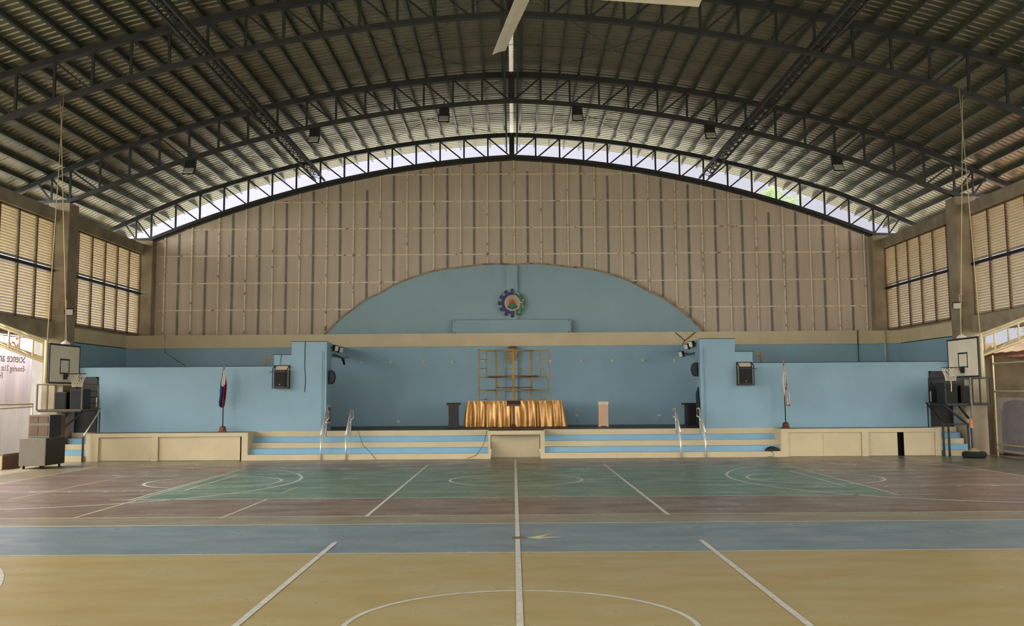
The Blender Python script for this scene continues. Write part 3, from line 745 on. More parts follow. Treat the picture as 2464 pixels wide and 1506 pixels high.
# ------------------------------------------------------------------ stair rails
def rail(x, s, label):
    e = thing('stair_handrail', (x, YF, 0), label, 'handrail', 'stainless stair rails')
    yb_, yt_ = YF-.06, 37.05
    mesh(lambda b: b.tube([(x, yb_, 0), (x, yb_, .9)], .03, 10)).build('post', 'stain', e)
    mesh(lambda b: b.tube([(x, yt_-.25, .8), (x, yt_-.25, 1.72)], .03, 10)).build('post', 'stain', e)
    for dz in (0, -.22, -.42):
        mesh(lambda b: b.tube([(x, yb_, .9+dz), (x, yt_-.25, 1.72+dz)], .022 if dz else .028, 8)).build('rail', 'stain', e)
    mesh(lambda b: b.tube([(x, yt_-.25, 1.72), (x, yt_+.02, 1.76), (x+s*.05, yt_+.05, 1.73), (x+s*.05, yt_+.05, 1.46), (x, yt_-.1, 1.42)], .026, 8)).build('return_bend', 'stain', e)
rail(-7.0, 1, 'stainless handrail on the steps by the left stage pier'); rail(-6.09, 1, 'stainless handrail left of the dark podium, away from the pier')
rail(6.05, -1, 'stainless handrail on the right steps, left one of the pair'); rail(6.95, -1, 'stainless handrail on the steps by the right stage pier')

# ------------------------------------------------------------------ speakers in frames on the wing walls
for sx in (-1, 1):
    xc = sx*8.7
    e = thing('framed_speaker', (xc, YW, 2.6), 'black loudspeaker in a wall frame on the %s blue wing wall' % side[sx], 'speaker', 'speakers on the wing walls')
    x0, x1, z0, z1 = xc-.28, xc+.27, 2.61, 3.46
    f = MB()
    for ya in (YW-.02, YW-.38):
        za = z1 if ya > YW-.1 else z1-.14
        f.bar((x0, ya, z0), (x0, ya, za), .035); f.bar((x1, ya, z0), (x1, ya, za), .035); f.bar((x0, ya, z0), (x1, ya, z0), .035)
        if ya > YW-.1: f.bar((x0, ya, z1), (x1, ya, z1), .035)
    for xx in (x0, x1): f.bar((xx, YW-.02, z0), (xx, YW-.38, z0), .035); f.bar((xx, YW-.02, z1), (xx, YW-.38, z1-.14), .03)
    f.bar((x0-(.1 if sx < 0 else 0), YW-.4, z1-.25), (x1+(.1 if sx > 0 else 0), YW-.4, z1-.25), .03)
    f.build('frame', 'darkmetal', e)
    mesh(lambda b: b.box(x0+.03, x1-.03, YW-.03, YW-.012, z0+.03, z1-.03)).build('back_board', 'cream', e)
    s = MB(); s.prism([(x0+.06, YW-.06), (x0+.0+.03, YW-.3), (x0+.07, YW-.36), (x1-.1, YW-.36), (x1-.04, YW-.3), (x1-.08, YW-.06)], z0+.03, z1-.17, axis='Z'); cb = s.build('cabinet', 'black', e)
    mesh(lambda b: b.box(x0+.09, x1-.12, YW-.372, YW-.355, z0+.08, z1-.22)).build('grille', 'black_soft', cb)
    mesh(lambda b: b.box(xc-.04, xc+.0, YW-.38, YW-.37, z0+.12, z0+.155)).build('badge', 'orange', cb)
# small ochre ladder ends behind the wing walls
for sx in (-1, 1):
    x = sx*9.5
    e = thing('ladder_frame', (x, 37.8, 0), 'ochre pipe frame end poking up behind the %s wing wall' % side[sx], 'frame')
    mesh(lambda b: b.tube([(sx*9.55, 37.8, ZS), (sx*9.55, 37.8, 3.86)], .03)).build('post', 'yellowpipe', e)
    mesh(lambda b: b.tube([(sx*9.55, 37.8, 3.78), (sx*8.6, 37.8, 3.74)], .028)).build('rail', 'yellowpipe', e)
    mesh(lambda b: b.tube([(sx*8.6, 37.8, ZS), (sx*8.6, 37.8, 3.78)], .028)).build('post', 'yellowpipe', e)
# floodlights on the pier side beams
def small_flood(loc, tilt, yaw, label, group=None, s=1.):
    e = thing('floodlight', loc, label, 'floodlight', group)
    R_ = Matrix.Rotation(yaw, 3, 'Z') @ Matrix.Rotation(tilt, 3, 'X')
    def tr(b): b.v = [tuple(Vector(loc)+R_ @ (Vector(v)*s)) for v in b.v]; return b
    tr(mesh(lambda b: b.box(-.15, .15, -.06, .06, -.13, .13))).build('housing', 'darkmetal', e, bevel=.01)
    tr(mesh(lambda b: b.box(-.125, .125, -.075, -.055, -.105, .105))).build('glass', 'lamp', e)
    tr(mesh(lambda b: (b.bar((-.17, 0, 0), (-.17, .16, 0), .02), b.bar((.17, 0, 0), (.17, .16, 0), .02), b.bar((-.17, .16, 0), (.17, .16, 0), .03)))).build('bracket', 'darkmetal', e)
for k, (y, z, t, lb) in enumerate(((37.9, 4.14, .5, 'front floodlight of the two on the left stage side beam'), (38.9, 4.12, .5, 'rear floodlight of the two on the left stage side beam'))):
    small_flood((-6.88, y, z), .2, 1.2, lb, 'lights on the stage side beams', .9)
for y, z, lb in ((37.7, 4.2, 'front floodlight of the three on the right stage side beam'), (38.7, 4.15, 'middle floodlight of the three on the right stage side beam'), (40.0, 3.9, 'rear floodlight of the three, lowest on the right stage side beam')):
    small_flood((6.88, y, z), .2, -1.2, lb, 'lights on the stage side beams', .9)
e = thing('wall_fan', (-6.75, 38.6, 3.7), 'dark wall fan on a bracket below the left stage floodlights', 'fan')
b = MB()
for k in range(3): b.bar((-6.7, 38.6, 3.75), (-6.7+.3*math.cos(.6+k*2.1), 38.6-.15*math.sin(k*2.1), 3.75+.22*math.sin(.4+k*2.1)), .09, .015)
b.build('blade', 'darkmetal', e)
b = MB(); b.tube([(-7.1, 38.6, 3.95), (-6.85, 38.6, 3.85), (-6.72, 38.6, 3.76)], .02); b.lathe([(.05, -.06), (.06, 0), (.03, .06)], (-6.72, 38.6, 3.75), 12); b.build('motor_arm', 'darkmetal', e)
for sx in (-1, 1):
    small_flood((sx*16.42, 36.08, 5.47), .25, -sx*.35, 'grey floodlight mounted on the %s concrete column above the hoop' % side[sx], 'column floodlights', 1.0)
# ------------------------------------------------------------------ flags
def flag(x, y, label, kind):
    e = thing('flag', (x, y, ZS), label, 'flag')
    b = MB(); b.lathe([(.17, 0), (.17, .03), (.125, .06), (.12, .14), (.1, .2), (.06, .23), (.04, .235)], (x, y, ZS), 20); b.build('base', 'base' if kind == 'ph' else 'wood', e)
    mesh(lambda b: b.tube([(x, y, ZS+.2), (x, y, ZS+2.4)], .019, 8)).build('pole', 'darkmetal', e)
    pl_ = [c_ for c_ in e.children if c_.name.startswith('pole')][0]
    mesh(lambda b: b.lathe([(.01, 0), (.025, .04), (.012, .08), (.003, .14)], (x, y, ZS+2.38), 10)).build('finial', 'fringe', pl_)
    # hanging cloth: narrow at the top, folded
    b = MB(); R = 26; C = 28; vs = []
    ztop, = (ZS+2.34,)
    for j in range(R+1):
        v = j/R
        for i in range(C+1):
            u = i/C
            if kind == 'ph':
                L = 1.42*(.86+.16*math.sin(u*PI)) if u < .75 else 1.42*(.98-.95*(u-.75)*1.6)
                xl = -.02-.15*v**.8; xr = .02+.12*math.sin(PI*min(1, v*.75))
            else:
                L = 1.52*(.75+.25*u) if u < .3 else 1.52
                xl = -.01-.06*math.sin(PI*v); xr = .015+.16*v**.7
            xx = x+xl+(xr-xl)*u+.01*math.sin(9*v+u*7)
            yy = y-.05+.055*math.sin(u*PI*5+v*1.4)*(.3+.7*v)
            vs.append((xx, yy, ztop-L*v))
    for j in range(R):
        for i in range(C):
            u = (i+.5)/C; v = (j+.5)/R
            if kind == 'ph': mi = 0 if v < .5-.12*u and .2 < u else (1 if u < .42 else 2)
            else: mi = 1 if (v > .955 or .47 < v < .5+.02*math.sin(u*9) and u > .45) else (2 if .55 < v < .62 and .2 < u < .75 and (i+j) % 3 else 0)
            if kind == 'ph' and u < .2 and v < .35: mi = 1
            a = j*(C+1)+i
            b.add([vs[a], vs[a+1], vs[a+C+2], vs[a+C+1]], [(0, 1, 2, 3)], mi, True)
    o = b.build('cloth', ['flagwhite', 'navy', 'red'] if kind == 'ph' else ['flagwhite', 'fringe', 'e_blue'], e)
    bm = bmesh.new(); bm.from_mesh(o.data); bmesh.ops.remove_doubles(bm, verts=bm.verts, dist=.0005); bm.to_mesh(o.data); bm.free()
    md = o.modifiers.new('s', 'SOLIDIFY'); md.thickness = .006
flag(-10.75, 36.45, 'furled white, blue and red flag on a pole at the left wing of the stage', 'ph')
flag(10.04, 36.45, 'furled white flag with gold edging on a pole at the right wing of the stage', 'w')

# ------------------------------------------------------------------ basketball hoops
def hoop(sx):
    X = sx*12.9
    e = thing('basketball_hoop', (X, 27.2, 3), 'white basketball backboard with net hung on the %s side of the court' % side[sx], 'basketball hoop')
    yc = 28.15 if sx < 0 else 28.1
    y0, y1, z0, z1 = yc-.93, yc+.93, 2.76, 3.79
    bb = mesh(lambda b: b.box(X-.02, X+.02, y0, y1, z0, z1)).build('backboard', 'boardwhite', e)
    f = MB(); f.box(X-.035, X+.035, y0-.02, y1+.02, z1, z1+.05); f.box(X-.035, X+.035, y0-.02, y1+.02, z0-.05, z0); f.box(X-.035, X+.035, y0-.05, y0, z0-.05, z1+.05); f.box(X-.035, X+.035, y1, y1+.03, z0-.05, z1+.05)
    f.build('board_edge', 'darkmetal', bb)
    xf = X-sx*.025
    sq = MB()
    for a in ((yc-.295, yc-.255, 2.98, 3.43), (yc+.255, yc+.295, 2.98, 3.43), (yc-.295, yc+.295, 3.38, 3.43)): sq.box(*sorted((xf-.004, xf+.004)), *a)
    sq.build('target_square', 'steel', bb)
    rc = Vector((X-sx*.4, yc, 2.995))
    br = MB(); br.box(*sorted((xf, xf-sx*.06)), yc-.07, yc+.07, 2.84, 3.02); br.box(*sorted((xf, xf-sx*.02)), yc-.26, yc+.26, 3.0, 3.03)
    for s in (-.06, .06): br.bar((xf-sx*.03, yc+s, 2.9), (rc.x+sx*.2, yc+s, 2.985), .015)
    br.build('rim_bracket', 'darkmetal', e)
    rm = mesh(lambda b: b.tube([rc+Vector((.225*math.cos(2*PI*i/32), .225*math.sin(2*PI*i/32), 0)) for i in range(32)], .011, 6, closed=True)).build('rim', 'darkmetal', e)
    n = MB(); K = 12; rows = [(.225, 0), (.195, -.13), (.165, -.2), (.148, -.265), (.138, -.32), (.135, -.375)]
    for j in range(len(rows)-1):
        for k in range(K):
            for d in (0, 1):
                a0 = 2*PI*(k+(j % 2)*.5)/K; a1 = 2*PI*(k+(j % 2)*.5+(.5 if d else -.5))/K
                (r0, h0), (r1, h1) = rows[j], rows[j+1]
                n.tube([rc+Vector((r0*math.cos(a0), r0*math.sin(a0), h0)), rc+Vector((r1*math.cos(a1), r1*math.sin(a1), h1))], .0065, 4, cap=False)
    if sx > 0:
        n.tube([rc+Vector((.0, .0, -.37)), rc+Vector((.01, 0, -.5)), rc+Vector((0, 0, -.68))], .012, 5)
    n.build('net', 'net', rm)
    # support arm: box truss rising outward to the side column line
    ya, yb_ = y0-.02, y0+.55
    XO = sx*16.55
    for yy_ in (ya-.03, yb_+.7): mesh(lambda b: b.tube([(X+sx*.06, yy_, z0-.03), (X+sx*.06, yy_, z1+.12)], .045)).build('end_post', 'greypipe', e)
    slope = .36
    za = lambda x, base: base+slope*(abs(x)-abs(X))
    for yy in (ya, yb_):
        for base in (z1+.02, z1-.5):
            mesh(lambda b: b.tube([(X+sx*.05, yy, base), (XO, yy, za(XO, base))], .04, 8)).build('arm_chord', 'greypipe', e)
        for k in range(5):
            xx = X+sx*(.45+.68*k)
            mesh(lambda b: b.tube([(xx, yy, za(xx, z1-.5)), (xx, yy, za(xx, z1+.02))], .03, 6)).build('arm_post', 'greypipe', e)
    for k in range(5):
        xx = X+sx*(.45+.62*k)
        for base in (z1+.02, z1-.5):
            mesh(lambda b: b.tube([(xx, ya, za(xx, base)), (xx+sx*.6, yb_, za(xx+sx*.6, base))], .02, 6)).build('arm_brace', 'greypipe', e)
    # suspension ropes
    mesh(lambda b: b.tube([(X+sx*.06, ya, z1+.1), (X+sx*.2, 27.9, zb(12.9)+.1)], .012, 5)).build('rope', 'rope', e)
    mesh(lambda b: b.tube([(X, yc+.1, z1+.15), (X+sx*.35, 28.0, zb(12.9)+.1)], .012, 5)).build('rope', 'rope', e)
    mesh(lambda b: b.lathe([(.14, 0), (.13, .05), (.06, .1), (.015, .13)], (X+sx*.02, yc+.1, z1+.05), 12)).build('rope_pulley', 'white', e)
hoop(-1); hoop(1)

# ------------------------------------------------------------------ speaker cages on the columns
def cage(sx):
    x0, x1 = sorted((sx*15.27, sx*16.86)); y0, y1, z0, z1 = 34.8, 36.15, 1.88, 2.78
    e = thing('speaker_cage', (sx*16.05, 35.5, z0), 'black steel cage shelf bracketed to the %s concrete column' % side[sx], 'speaker cage')
    f = MB(); w = .045
    for x in (x0, x1):
        for y in (y0, y1): f.bar((x, y, z0), (x, y, z1), w)
        for z in (z0, z1): f.bar((x, y0, z), (x, y1, z), w)
    for y in (y0, y1):
        for z in (z0, z1): f.bar((x0, y, z), (x1, y, z), w)
        if sx < 0:
            for k in range(1, 4): f.bar((x0+.34, y1, z0+.22*k), (x1, y1, z0+.22*k), .02)
    f.bar((sx*16.5, y0, z0), (sx*16.5, y0, z1), w)
    f.build('frame', 'darkmetal' if sx > 0 else 'brownframe', e)
    mesh(lambda b: b.box(x0+.03, x1-.03, y0, y1, z0-.07, z0+.02)).build('shelf', 'darkmetal', e)
    mesh(lambda b: (b.bar((sx*15.4, y0+.5, z0-.05), (sx*16.55, y1-.1, z0-.75), .06), b.bar((sx*16.1, y0+.9, z0-.05), (sx*16.62, y1-.1, z0-.55), .06))).build('strut', 'darkmetal', e)
    if sx > 0: mesh(lambda b: b.box(x0+.1, sx*16.3, y1-.04, y1-.02, z0+.02, z1)).build('back_sheet', 'black', e)
    lab = ['wide black loudspeaker nearest the stage in the %s cage', 'smaller black loudspeaker nearest the outside in the %s cage']
    for k, (xa, xb, h) in enumerate(((15.36, 15.86, .74), (15.98, 16.4, .64))):
        s = thing('loudspeaker', (sx*(xa+xb)/2, 35.4, z0+.02), lab[k] % side[sx], 'speaker', 'speakers in the cages')
        a, c = sorted((sx*xa, sx*xb))
        mesh(lambda b: b.box(a, c, 35.15, 35.75, z0+.022, z0+h)).build('cabinet', 'black', s, bevel=.015)
        cb = [c_ for c_ in s.children][-1]
        mesh(lambda b: b.box(a+.03, c-.03, 35.13, 35.152, z0+.06, z0+h-.04)).build('grille', 'black_soft', cb)
cage(-1); cage(1)
# stair railings at the stage ends
for sx in (-1, 1):
    e = thing('stair_railing', (sx*15.6, 35.7, 0), 'dark steel railing beside the %s side steps' % side[sx], 'railing')
    ps = ((15.45, 35.55), (15.62, 35.5), (16.35, 35.55), (16.5, 35.6)) if sx > 0 else ((15.5, 35.55),)
    for (x, y) in ps:
        mesh(lambda b: b.bar((sx*x, y, 0), (sx*x, y, 1.14 if sx > 0 else .9), .06)).build('post', 'darkmetal', e)
    mesh(lambda b: b.tube([(sx*15.48, 35.55, 1.14 if sx > 0 else .95), (sx*15.44, 36.86, 1.9)], .028)).build('rail', 'darkmetal' if sx > 0 else 'stain', e)
    if sx > 0: mesh(lambda b: b.bar((15.4, 35.55, 1.14), (16.52, 35.58, 1.14), .05)).build('rail', 'darkmetal', e)
    mesh(lambda b: b.bar((sx*15.46, 36.8, 1.0), (sx*15.46, 36.8, 1.9), .04)).build('post', 'darkmetal', e)

# ------------------------------------------------------------------ equipment at the left
e = thing('road_case', (-15.75, 33.0, 0), 'big grey equipment case on castors at the lower left', 'case')
mesh(lambda b: b.box(-16.17, -15.3, 32.3, 33.7, .1, 1.0)).build('body', 'case', e, bevel=.02)
mesh(lambda b: b.box(-15.305, -15.29, 32.32, 33.68, .12, .98)).build('side_panel', 'black', e, label='dark side panel')
for x in (-16.05, -15.42):
    for y in (32.42, 33.58):
        mesh(lambda b: b.tube([(x-.02, y, .05), (x+.02, y, .05)], .05, 14)).build('castor', 'black', e)
mesh(lambda b: b.box(-16.23, -16.17, 32.6, 32.75, .72, .78)).build('latch', 'brownframe', e)
e = thing('shelf_cabinet', (-15.7, 33.2, 1.0), 'brown grey cabinet with four panels standing on the big grey case', 'cabinet')
mesh(lambda b: b.box(-16.05, -15.35, 32.62, 33.75, 1.002, 1.75)).build('body', 'case', e, bevel=.01)
for xa, xb in ((-16.0, -15.73), (-15.68, -15.4)):
    for za, zc in ((1.08, 1.4), (1.5, 1.7)): mesh(lambda b: b.box(xa, xb, 32.6, 32.625, za, zc)).build('door_panel', 'brownframe', e)
mesh(lambda b: b.box(-15.355, -15.34, 32.65, 33.4, 1.02, 1.73)).build('side_panel', 'black', e)
mesh(lambda b: b.box(-15.355, -15.335, 33.42, 33.72, 1.05, 1.7)).build('side_panel', 'wood', e, label='brown side panel')
e = thing('low_chest', (-16.6, 32.6, 0), 'low tan chest on the floor at the left picture edge', 'chest')
mesh(lambda b: b.box(-17.3, -16.6, 32.1, 33.3, .0, .46)).build('body', 'tan', e, bevel=.02)
mesh(lambda b: b.box(-16.6, -16.59, 32.12, 33.28, .02, .44)).build('side_panel', 'wood', e)
mesh(lambda b: b.box(-17.32, -16.58, 32.08, 33.32, .46, .5)).build('lid', 'case', e)
mesh(lambda b: b.box(-17.0, -16.9, 32.08, 32.1, .3, .34)).build('handle', 'black', e)
# ------------------------------------------------------------------ tyre-based post at the right
e = thing('net_post', (16.15, 34.75, 0), 'steel net post set in a cement filled tyre at the right', 'post')
mesh(lambda b: b.lathe([(.2, 0), (.36, .01), (.4, .06), (.4, .16), (.35, .21), (.24, .22), (.2, .2)], (16.15, 34.75, 0), 32)).build('tyre', 'rubber', e)
mesh(lambda b: b.lathe([(.235, .19), (.2, .24), (.1, .31), (.05, .34)], (16.15, 34.75, 0), 24)).build('cement', 'sand', e)
mesh(lambda b: b.tube([(16.15, 34.75, .3), (16.14, 34.75, 2.82)], .036)).build('pole', 'seam_shade_grey', e)
mesh(lambda b: b.tube([(16.1, 34.68, 1.9), (16.06, 34.66, 1.36)], .008)).build('cord', 'cord', e)
e = thing('hanging_float', (16.05, 34.66, 1.1), 'small orange bottle hung from the net post', 'bottle')
mesh(lambda b: b.lathe([(.045, 0), (.05, .02), (.05, .2), (.03, .25), (.015, .3)], (16.05, 34.63, 1.06), 14)).build('body', 'orange', e)
mesh(lambda b: b.lathe([(.051, 0), (.051, .05)], (16.05, 34.63, 1.03), 14)).build('cap', 'blue_step', e)
# black cloth lump on the right steps and cord
b = MB(); b.lathe([(.2, 0), (.19, .07), (.13, .13), (.05, .17)], (9.4, 36.0, .2), 14)
b.v = [(x*1+(.16*math.sin(z*20+y*3)), y, z) if False else (9.4+(x-9.4)*1.25, 36.06+(y-36.0)*.55, z) for x, y, z in b.v]
b.build('cloth_bundle', 'cord', label='black crumpled bundle at the right end of the lowest step', cat='bundle')
mesh(lambda b: b.tube([(9.2, 35.97, .205), (9.35, 35.88, .19), (9.42, 35.87, .1), (9.36, 35.86, .02), (9.2, 35.84, .01)], .008, 6)).build('power_cord', 'cord', label='thin black cord dropping from the bundle to the floor', cat='cord')
def cab(pts, label, r=.01, m='cord'): mesh(lambda b: b.tube(pts, r, 6)).build('hanging_cable', m, label=label, cat='cable')
cab([(-7.86, YW-.02, 4.36), (-7.87, YW-.02, 3.4), (-7.83, YW-.02, 2.9), (-7.86, YW-.02, 2.45)], 'thin dark cable hanging down the left wing wall')
cab([(-13.0, YW+2, 3.5), (-14.9, YK-.12, 4.2), (-14.9, YK-.12, 4.93)], 'thin dark cable over the cream band at the left')
cab([(14.75, YK-.12, 4.95), (14.75, YK-.12, 3.2)], 'thin dark cable down the cream band at the right', .018)
cab([(-8.75, YW-.02, 3.88), (-8.8, YW-.03, 3.5)], 'short cable above the left wall speaker', .008)
cab([(7.8, YK-.12, 4.9), (7.35, YK-.12, 4.55), (6.95, YK-.12, 4.9)], 'forked brown conduit on the cream band above the right pier', .02, 'brownframe')
cab([(7.35, YK-.12, 4.57), (7.15, 41.5, 4.3)], 'brown conduit dropping to the right stage side beam', .02, 'brownframe')
cab([(-5.75, YF+.6, 1.0), (-5.5, YF+.2, .5), (-5.2, YF-.02, .25), (-5.0, YF-.05, .01)], 'loose cable trailing down the left steps by the handrail', .008)
cab([(-1.0, YF+.8, 1.0), (-1.1, YF+.1, .5), (-1.35, YF-.03, .15), (-1.7, YF-.05, .01)], 'loose cable trailing down the steps beside the centre recess', .008)
cab([(15.9, YK-.14, 4.9), (15.9, YK-.14, 3.6)], 'cream conduit pipe in the right rear corner', .035, 'cream')
for sx in (-1, 1):
    cab([(sx*16.58, 36.18, 3.8), (sx*16.58, 36.18, 5.9), (sx*16.75, 36.18, 5.92)], 'cream conduit running up the %s concrete column' % side[sx], .02, 'greypipe')

# ------------------------------------------------------------------ outside left: wall, banner, fence
mesh(lambda b: b.box(-22.2, -22.0, 28, 60, -.31, 4.9)).build('boundary_wall', 'plaster', label='pale mottled outside wall beyond the left opening', cat='wall')
BX = -20.2
bn = thing('banner', (BX, 40, 0), 'white printed banner seen from behind beyond the left opening', 'banner')
b = MB(); vs = []; N = 60
for i in range(N+1):
    y = 34.8+6.25*i/N; xx = BX-.05*math.sin(i*.5)-.02*math.sin(i*1.7)
    vs += [(xx, y, -.28), (xx, y, 4.78)]
b.add(vs, [(2*i, 2*i+2, 2*i+3, 2*i+1) for i in range(N)], 0, True); o = b.build('cloth', 'banner', bn)
md = o.modifiers.new('s', 'SOLIDIFY'); md.thickness = .004
def text(s, m, y, z, size, name='lettering', shear=0.):
    cu = bpy.data.curves.new('t', 'FONT'); cu.body = s; cu.size = size; cu.extrude = .004; cu.shear = shear
    t = bpy.data.objects.new('t', cu); COL.objects.link(t)
    dg = bpy.context.evaluated_depsgraph_get(); dg.update()
    me = bpy.data.meshes.new_from_object(t.evaluated_get(dg))
    COL.objects.unlink(t); bpy.data.objects.remove(t)
    # text x runs toward -Y (mirrored for a viewer inside the hall), y up
    for v in me.vertices:
        a, b_, c = v.co; v.co = (BX+.09+c, y-a, z+b_)
    for v in me.vertices: v.co = v.co-Vector(bn.location)
    me.materials.clear(); me.materials.append(M[m])
    o = bpy.data.objects.new(name, me); COL.objects.link(o); o.parent = bn
text('Sce', 'b_red', 40.0, 4.2, .8, shear=.25)
text('Science and', 'b_grey', 40.4, 3.74, .5)
text('-Ensuring 21st Century', 'b_tan', 40.45, 3.38, .34)
text('Future', 'b_tan', 38.65, 3.08, .34)
mesh(lambda b: b.tube([(BX, 33, 4.72), (BX, 38, 4.78), (BX, 43.2, 4.82)], .015)).build('rope', 'cord', bn)
def fence(sx, y0, y1, zr, label, top=2.1, wires=True):
    X = sx*17.35
    e = thing('chain_link_fence', (X, y0, 0), label, 'fence')
    for y in (y0, (y0+y1)/2, y1): mesh(lambda b: b.tube([(X, y, -.02), (X, y, top if sx < 0 else 3.6)], .03)).build('post', 'greypipe', e)
    for z in ((top, .12) if sx < 0 else (3.3, 2.3, .42, .2)): mesh(lambda b: b.tube([(X, y0, z), (X, y1, z)], .03)).build('rail', 'greypipe', e)
    if sx < 0: mesh(lambda b: b.tube([(X, y0, top-.13), (X, (y0+y1)/2, top-.16), (X, y1, top-.1)], .022)).build('rail', 'greypipe', e)
    w = MB(); d = .08; H = top-.15; y = y0-H
    def seg(a, c): w.bar(a, c, .004, .004)
    while y < y1:
        for s in (1, -1):
            a = (y, .13) if s > 0 else (y+H, .13); c = (y+H, .13+H) if s > 0 else (y, .13+H)
            # clip to y0..y1
            pts = []
            for t in (max(0, min(1, (y0-a[0])/(c[0]-a[0]))), max(0, min(1, (y1-a[0])/(c[0]-a[0])))): pts.append((X, a[0]+(c[0]-a[0])*t, a[1]+(c[1]-a[1])*t))
            if (Vector(pts[0])-Vector(pts[1])).length > .05: seg(pts[0], pts[1])
        y += d
    w.build('wire_mesh', 'wire', e)
fence(-1, 28.5, 35.5, 2.1, 'chain link fence with a pipe rail closing the left opening')
fence(1, 28.5, 35.5, 2.1, 'chain link fence with pale pipe frame closing the right opening')
# outside right
mesh(lambda b: b.box(18.6, 20.4, 38.8, 39.1, -.31, 4.2)).build('boundary_wall', 'concrete', label='short bare concrete wall beyond the right opening', cat='wall')
mesh(lambda b: b.tube([(18.9, 38.7, -.3), (18.9, 38.7, 4.1)], .04)).build('drain_pipe', 'rustroof', label='thin rusty pipe on the short concrete wall', cat='pipe')
sh = thing('shed_roof', (24, 44, 3), 'rusty corrugated shed roof on posts beyond the right opening, lengthened for shade', 'shed')
b = MB(); vs = []; N = 60
for i in range(N+1):
    y = 27+24*i/N; z = .03*(i % 2)  # sheet extended beyond the shed itself, to shade the ground outside
    vs += [(18.4, y, 3.75+z), (28.0, y, 2.5+z)]
b.add(vs, [(2*i, 2*i+2, 2*i+3, 2*i+1) for i in range(N)]); o = b.build('roof_sheet', 'rustroof', sh)
for k in range(4): mesh(lambda b: b.bar((18.8+2.6*k, 27, 3.62-.34*k), (18.8+2.6*k, 51, 3.62-.34*k), .08)).build('rafter', 'rustroof', sh)
for x, y in ((20.6, 39.5), (20.6, 45), (26.5, 39.5), (26.5, 45)): mesh(lambda b: b.bar((x, y, -.31), (x, y, 3.5-(x-20.6)*.165), .1)).build('post', 'rustroof', sh)
b = MB()
for k in range(30): b.bar((20.8, 40+.3*k, 1.6), (20.8, 41.2+.3*k, 2.9), .05)
b.build('slatted_screen', 'rustroof', sh)
for k in range(2):
    e_ = mesh(lambda b: b.lathe([(.5, 0), (.52, .8), (.5, 1.9), (.4, 2.2), (.15, 2.3)], (18.45+.95*k, 36.2+.5*k, -.31), 18)).build('covered_stack', 'purple', label='tall dark purple covered stack outside the right fence, %s' % ['left one', 'right one'][k], cat='covered stack')

def tree(x, y, zc, R, n, label, h=None):
    e = thing('tree', (x, y, -.31), label, 'tree')
    b = MB(); b.tube([(x, y, -.31), (x+.15, y, zc*.5), (x, y, zc)], [.28, .2, .08], 8)
    for k in range(7):
        a = k*.9; b.tube([(x, y, zc*.7), (x+R*.7*math.cos(a), y+R*.7*math.sin(a), zc+R*.4*math.sin(k*2.3))], [.09, .03], 6)
    b.build('trunk', 'bark', e)
    b = MB()
    cl = [(Vector((random.gauss(0, 1), random.gauss(0, 1), random.gauss(0, .8))).normalized()*R*random.uniform(.3, .95)) for _ in range(34)]
    for k in range(n):
        c = Vector((x, y, zc))+random.choice(cl)+Vector((random.gauss(0, 1), random.gauss(0, 1), random.gauss(0, 1)))*R*.13
        d = Vector((random.gauss(0, 1), random.gauss(0, 1), random.gauss(0, 1))).normalized(); u = d.orthogonal().normalized(); s = random.uniform(.07, .13)
        b.add([c-d*s, c+u*s*.4, c+d*s, c-u*s*.4], [(0, 1, 2, 3)])
    b.build('foliage', 'leaf', e)
tree(16.0, 61, 13.2, 2.3, 3600, 'green tree showing through the sky gap above the right of the gable')
tree(24.5, 43, 5.2, 1.9, 2600, 'leafy green tree beyond the right opening')
tree(-25.0, 42, 6.0, 2.4, 3000, 'green tree above the pale wall beyond the left opening')

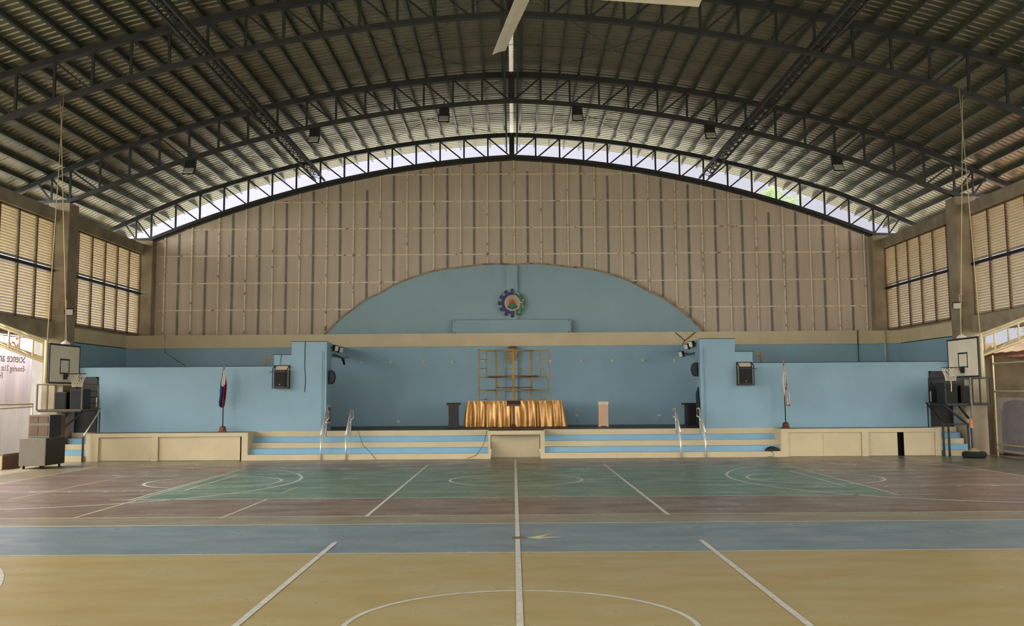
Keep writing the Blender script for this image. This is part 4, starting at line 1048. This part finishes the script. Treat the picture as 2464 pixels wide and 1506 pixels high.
# ------------------------------------------------------------------ light
w = bpy.data.worlds.new('World'); SC.world = w; w.use_nodes = True
nt = w.node_tree; bg = nt.nodes['Background']
tc = nt.nodes.new('ShaderNodeTexCoord'); sp = nt.nodes.new('ShaderNodeSeparateXYZ'); nt.links.new(tc.outputs['Generated'], sp.inputs[0])
mr = nt.nodes.new('ShaderNodeMapRange'); mr.inputs[1].default_value = -.1; mr.inputs[2].default_value = .75; mr.inputs[3].default_value = 0; mr.inputs[4].default_value = 1; mr.interpolation_type = 'SMOOTHSTEP'
nt.links.new(sp.outputs['Y'], mr.inputs[0])
mx = nt.nodes.new('ShaderNodeMixRGB'); mx.inputs[1].default_value = (7.9, 7.7, 7.4, 1); mx.inputs[2].default_value = (.86, .85, .97, 1)
nt.links.new(mr.outputs[0], mx.inputs[0])
mx_ = nt.nodes.new('ShaderNodeMapRange'); mx_.inputs[1].default_value = -.9; mx_.inputs[2].default_value = .9; mx_.inputs[3].default_value = 1.55; mx_.inputs[4].default_value = .5
nt.links.new(sp.outputs['X'], mx_.inputs[0])
vm = nt.nodes.new('ShaderNodeVectorMath'); vm.operation = 'SCALE'; nt.links.new(mx.outputs[0], vm.inputs[0]); nt.links.new(mx_.outputs[0], vm.inputs['Scale'])
nt.links.new(vm.outputs[0], bg.inputs[0]); bg.inputs[1].default_value = 1.0
def sun(el, az, e, ang, col):
    l = bpy.data.lights.new('Sun', 'SUN'); l.energy = e; l.angle = ang; l.color = col
    o = bpy.data.objects.new('Sun', l); COL.objects.link(o)
    d = Vector((math.cos(el)*math.sin(az), math.cos(el)*math.cos(az), math.sin(el)))
    o.rotation_euler = d.to_track_quat('Z', 'Y').to_euler()
sun(math.radians(66), math.radians(-70), 4.2, .03, (1, .97, .92))

# ------------------------------------------------------------------ camera
f, h, p, r, yaw, ppy = 2355.2, 2.3438, .1011, .0070, -.0008, -44.9
cam = bpy.data.cameras.new('Camera'); co = bpy.data.objects.new('Camera', cam); COL.objects.link(co); SC.camera = co
cam.sensor_fit = 'HORIZONTAL'; cam.sensor_width = 36; cam.lens = f/2464*36
cam.shift_y = ppy/2464; cam.clip_end = 400
fw = Vector((math.sin(yaw)*math.cos(p), math.cos(yaw)*math.cos(p), math.sin(p)))
rt = Vector((math.cos(yaw), -math.sin(yaw), 0)); up = rt.cross(fw)
r2 = rt*math.cos(r)-up*math.sin(r); u2 = up*math.cos(r)+rt*math.sin(r)
m3 = Matrix((r2, u2, -fw)).transposed()
co.matrix_world = Matrix.Translation((0, 0, h)) @ m3.to_4x4()
vs_ = SC.view_settings
vs_.view_transform = 'Standard'; vs_.look = 'None'; vs_.exposure = -0.12; vs_.gamma = 1; vs_.use_curve_mapping = False
SC.cycles.max_bounces = 10; SC.cycles.diffuse_bounces = 3; SC.cycles.use_denoising = True
SC.cycles.caustics_reflective = False; SC.cycles.caustics_refractive = False
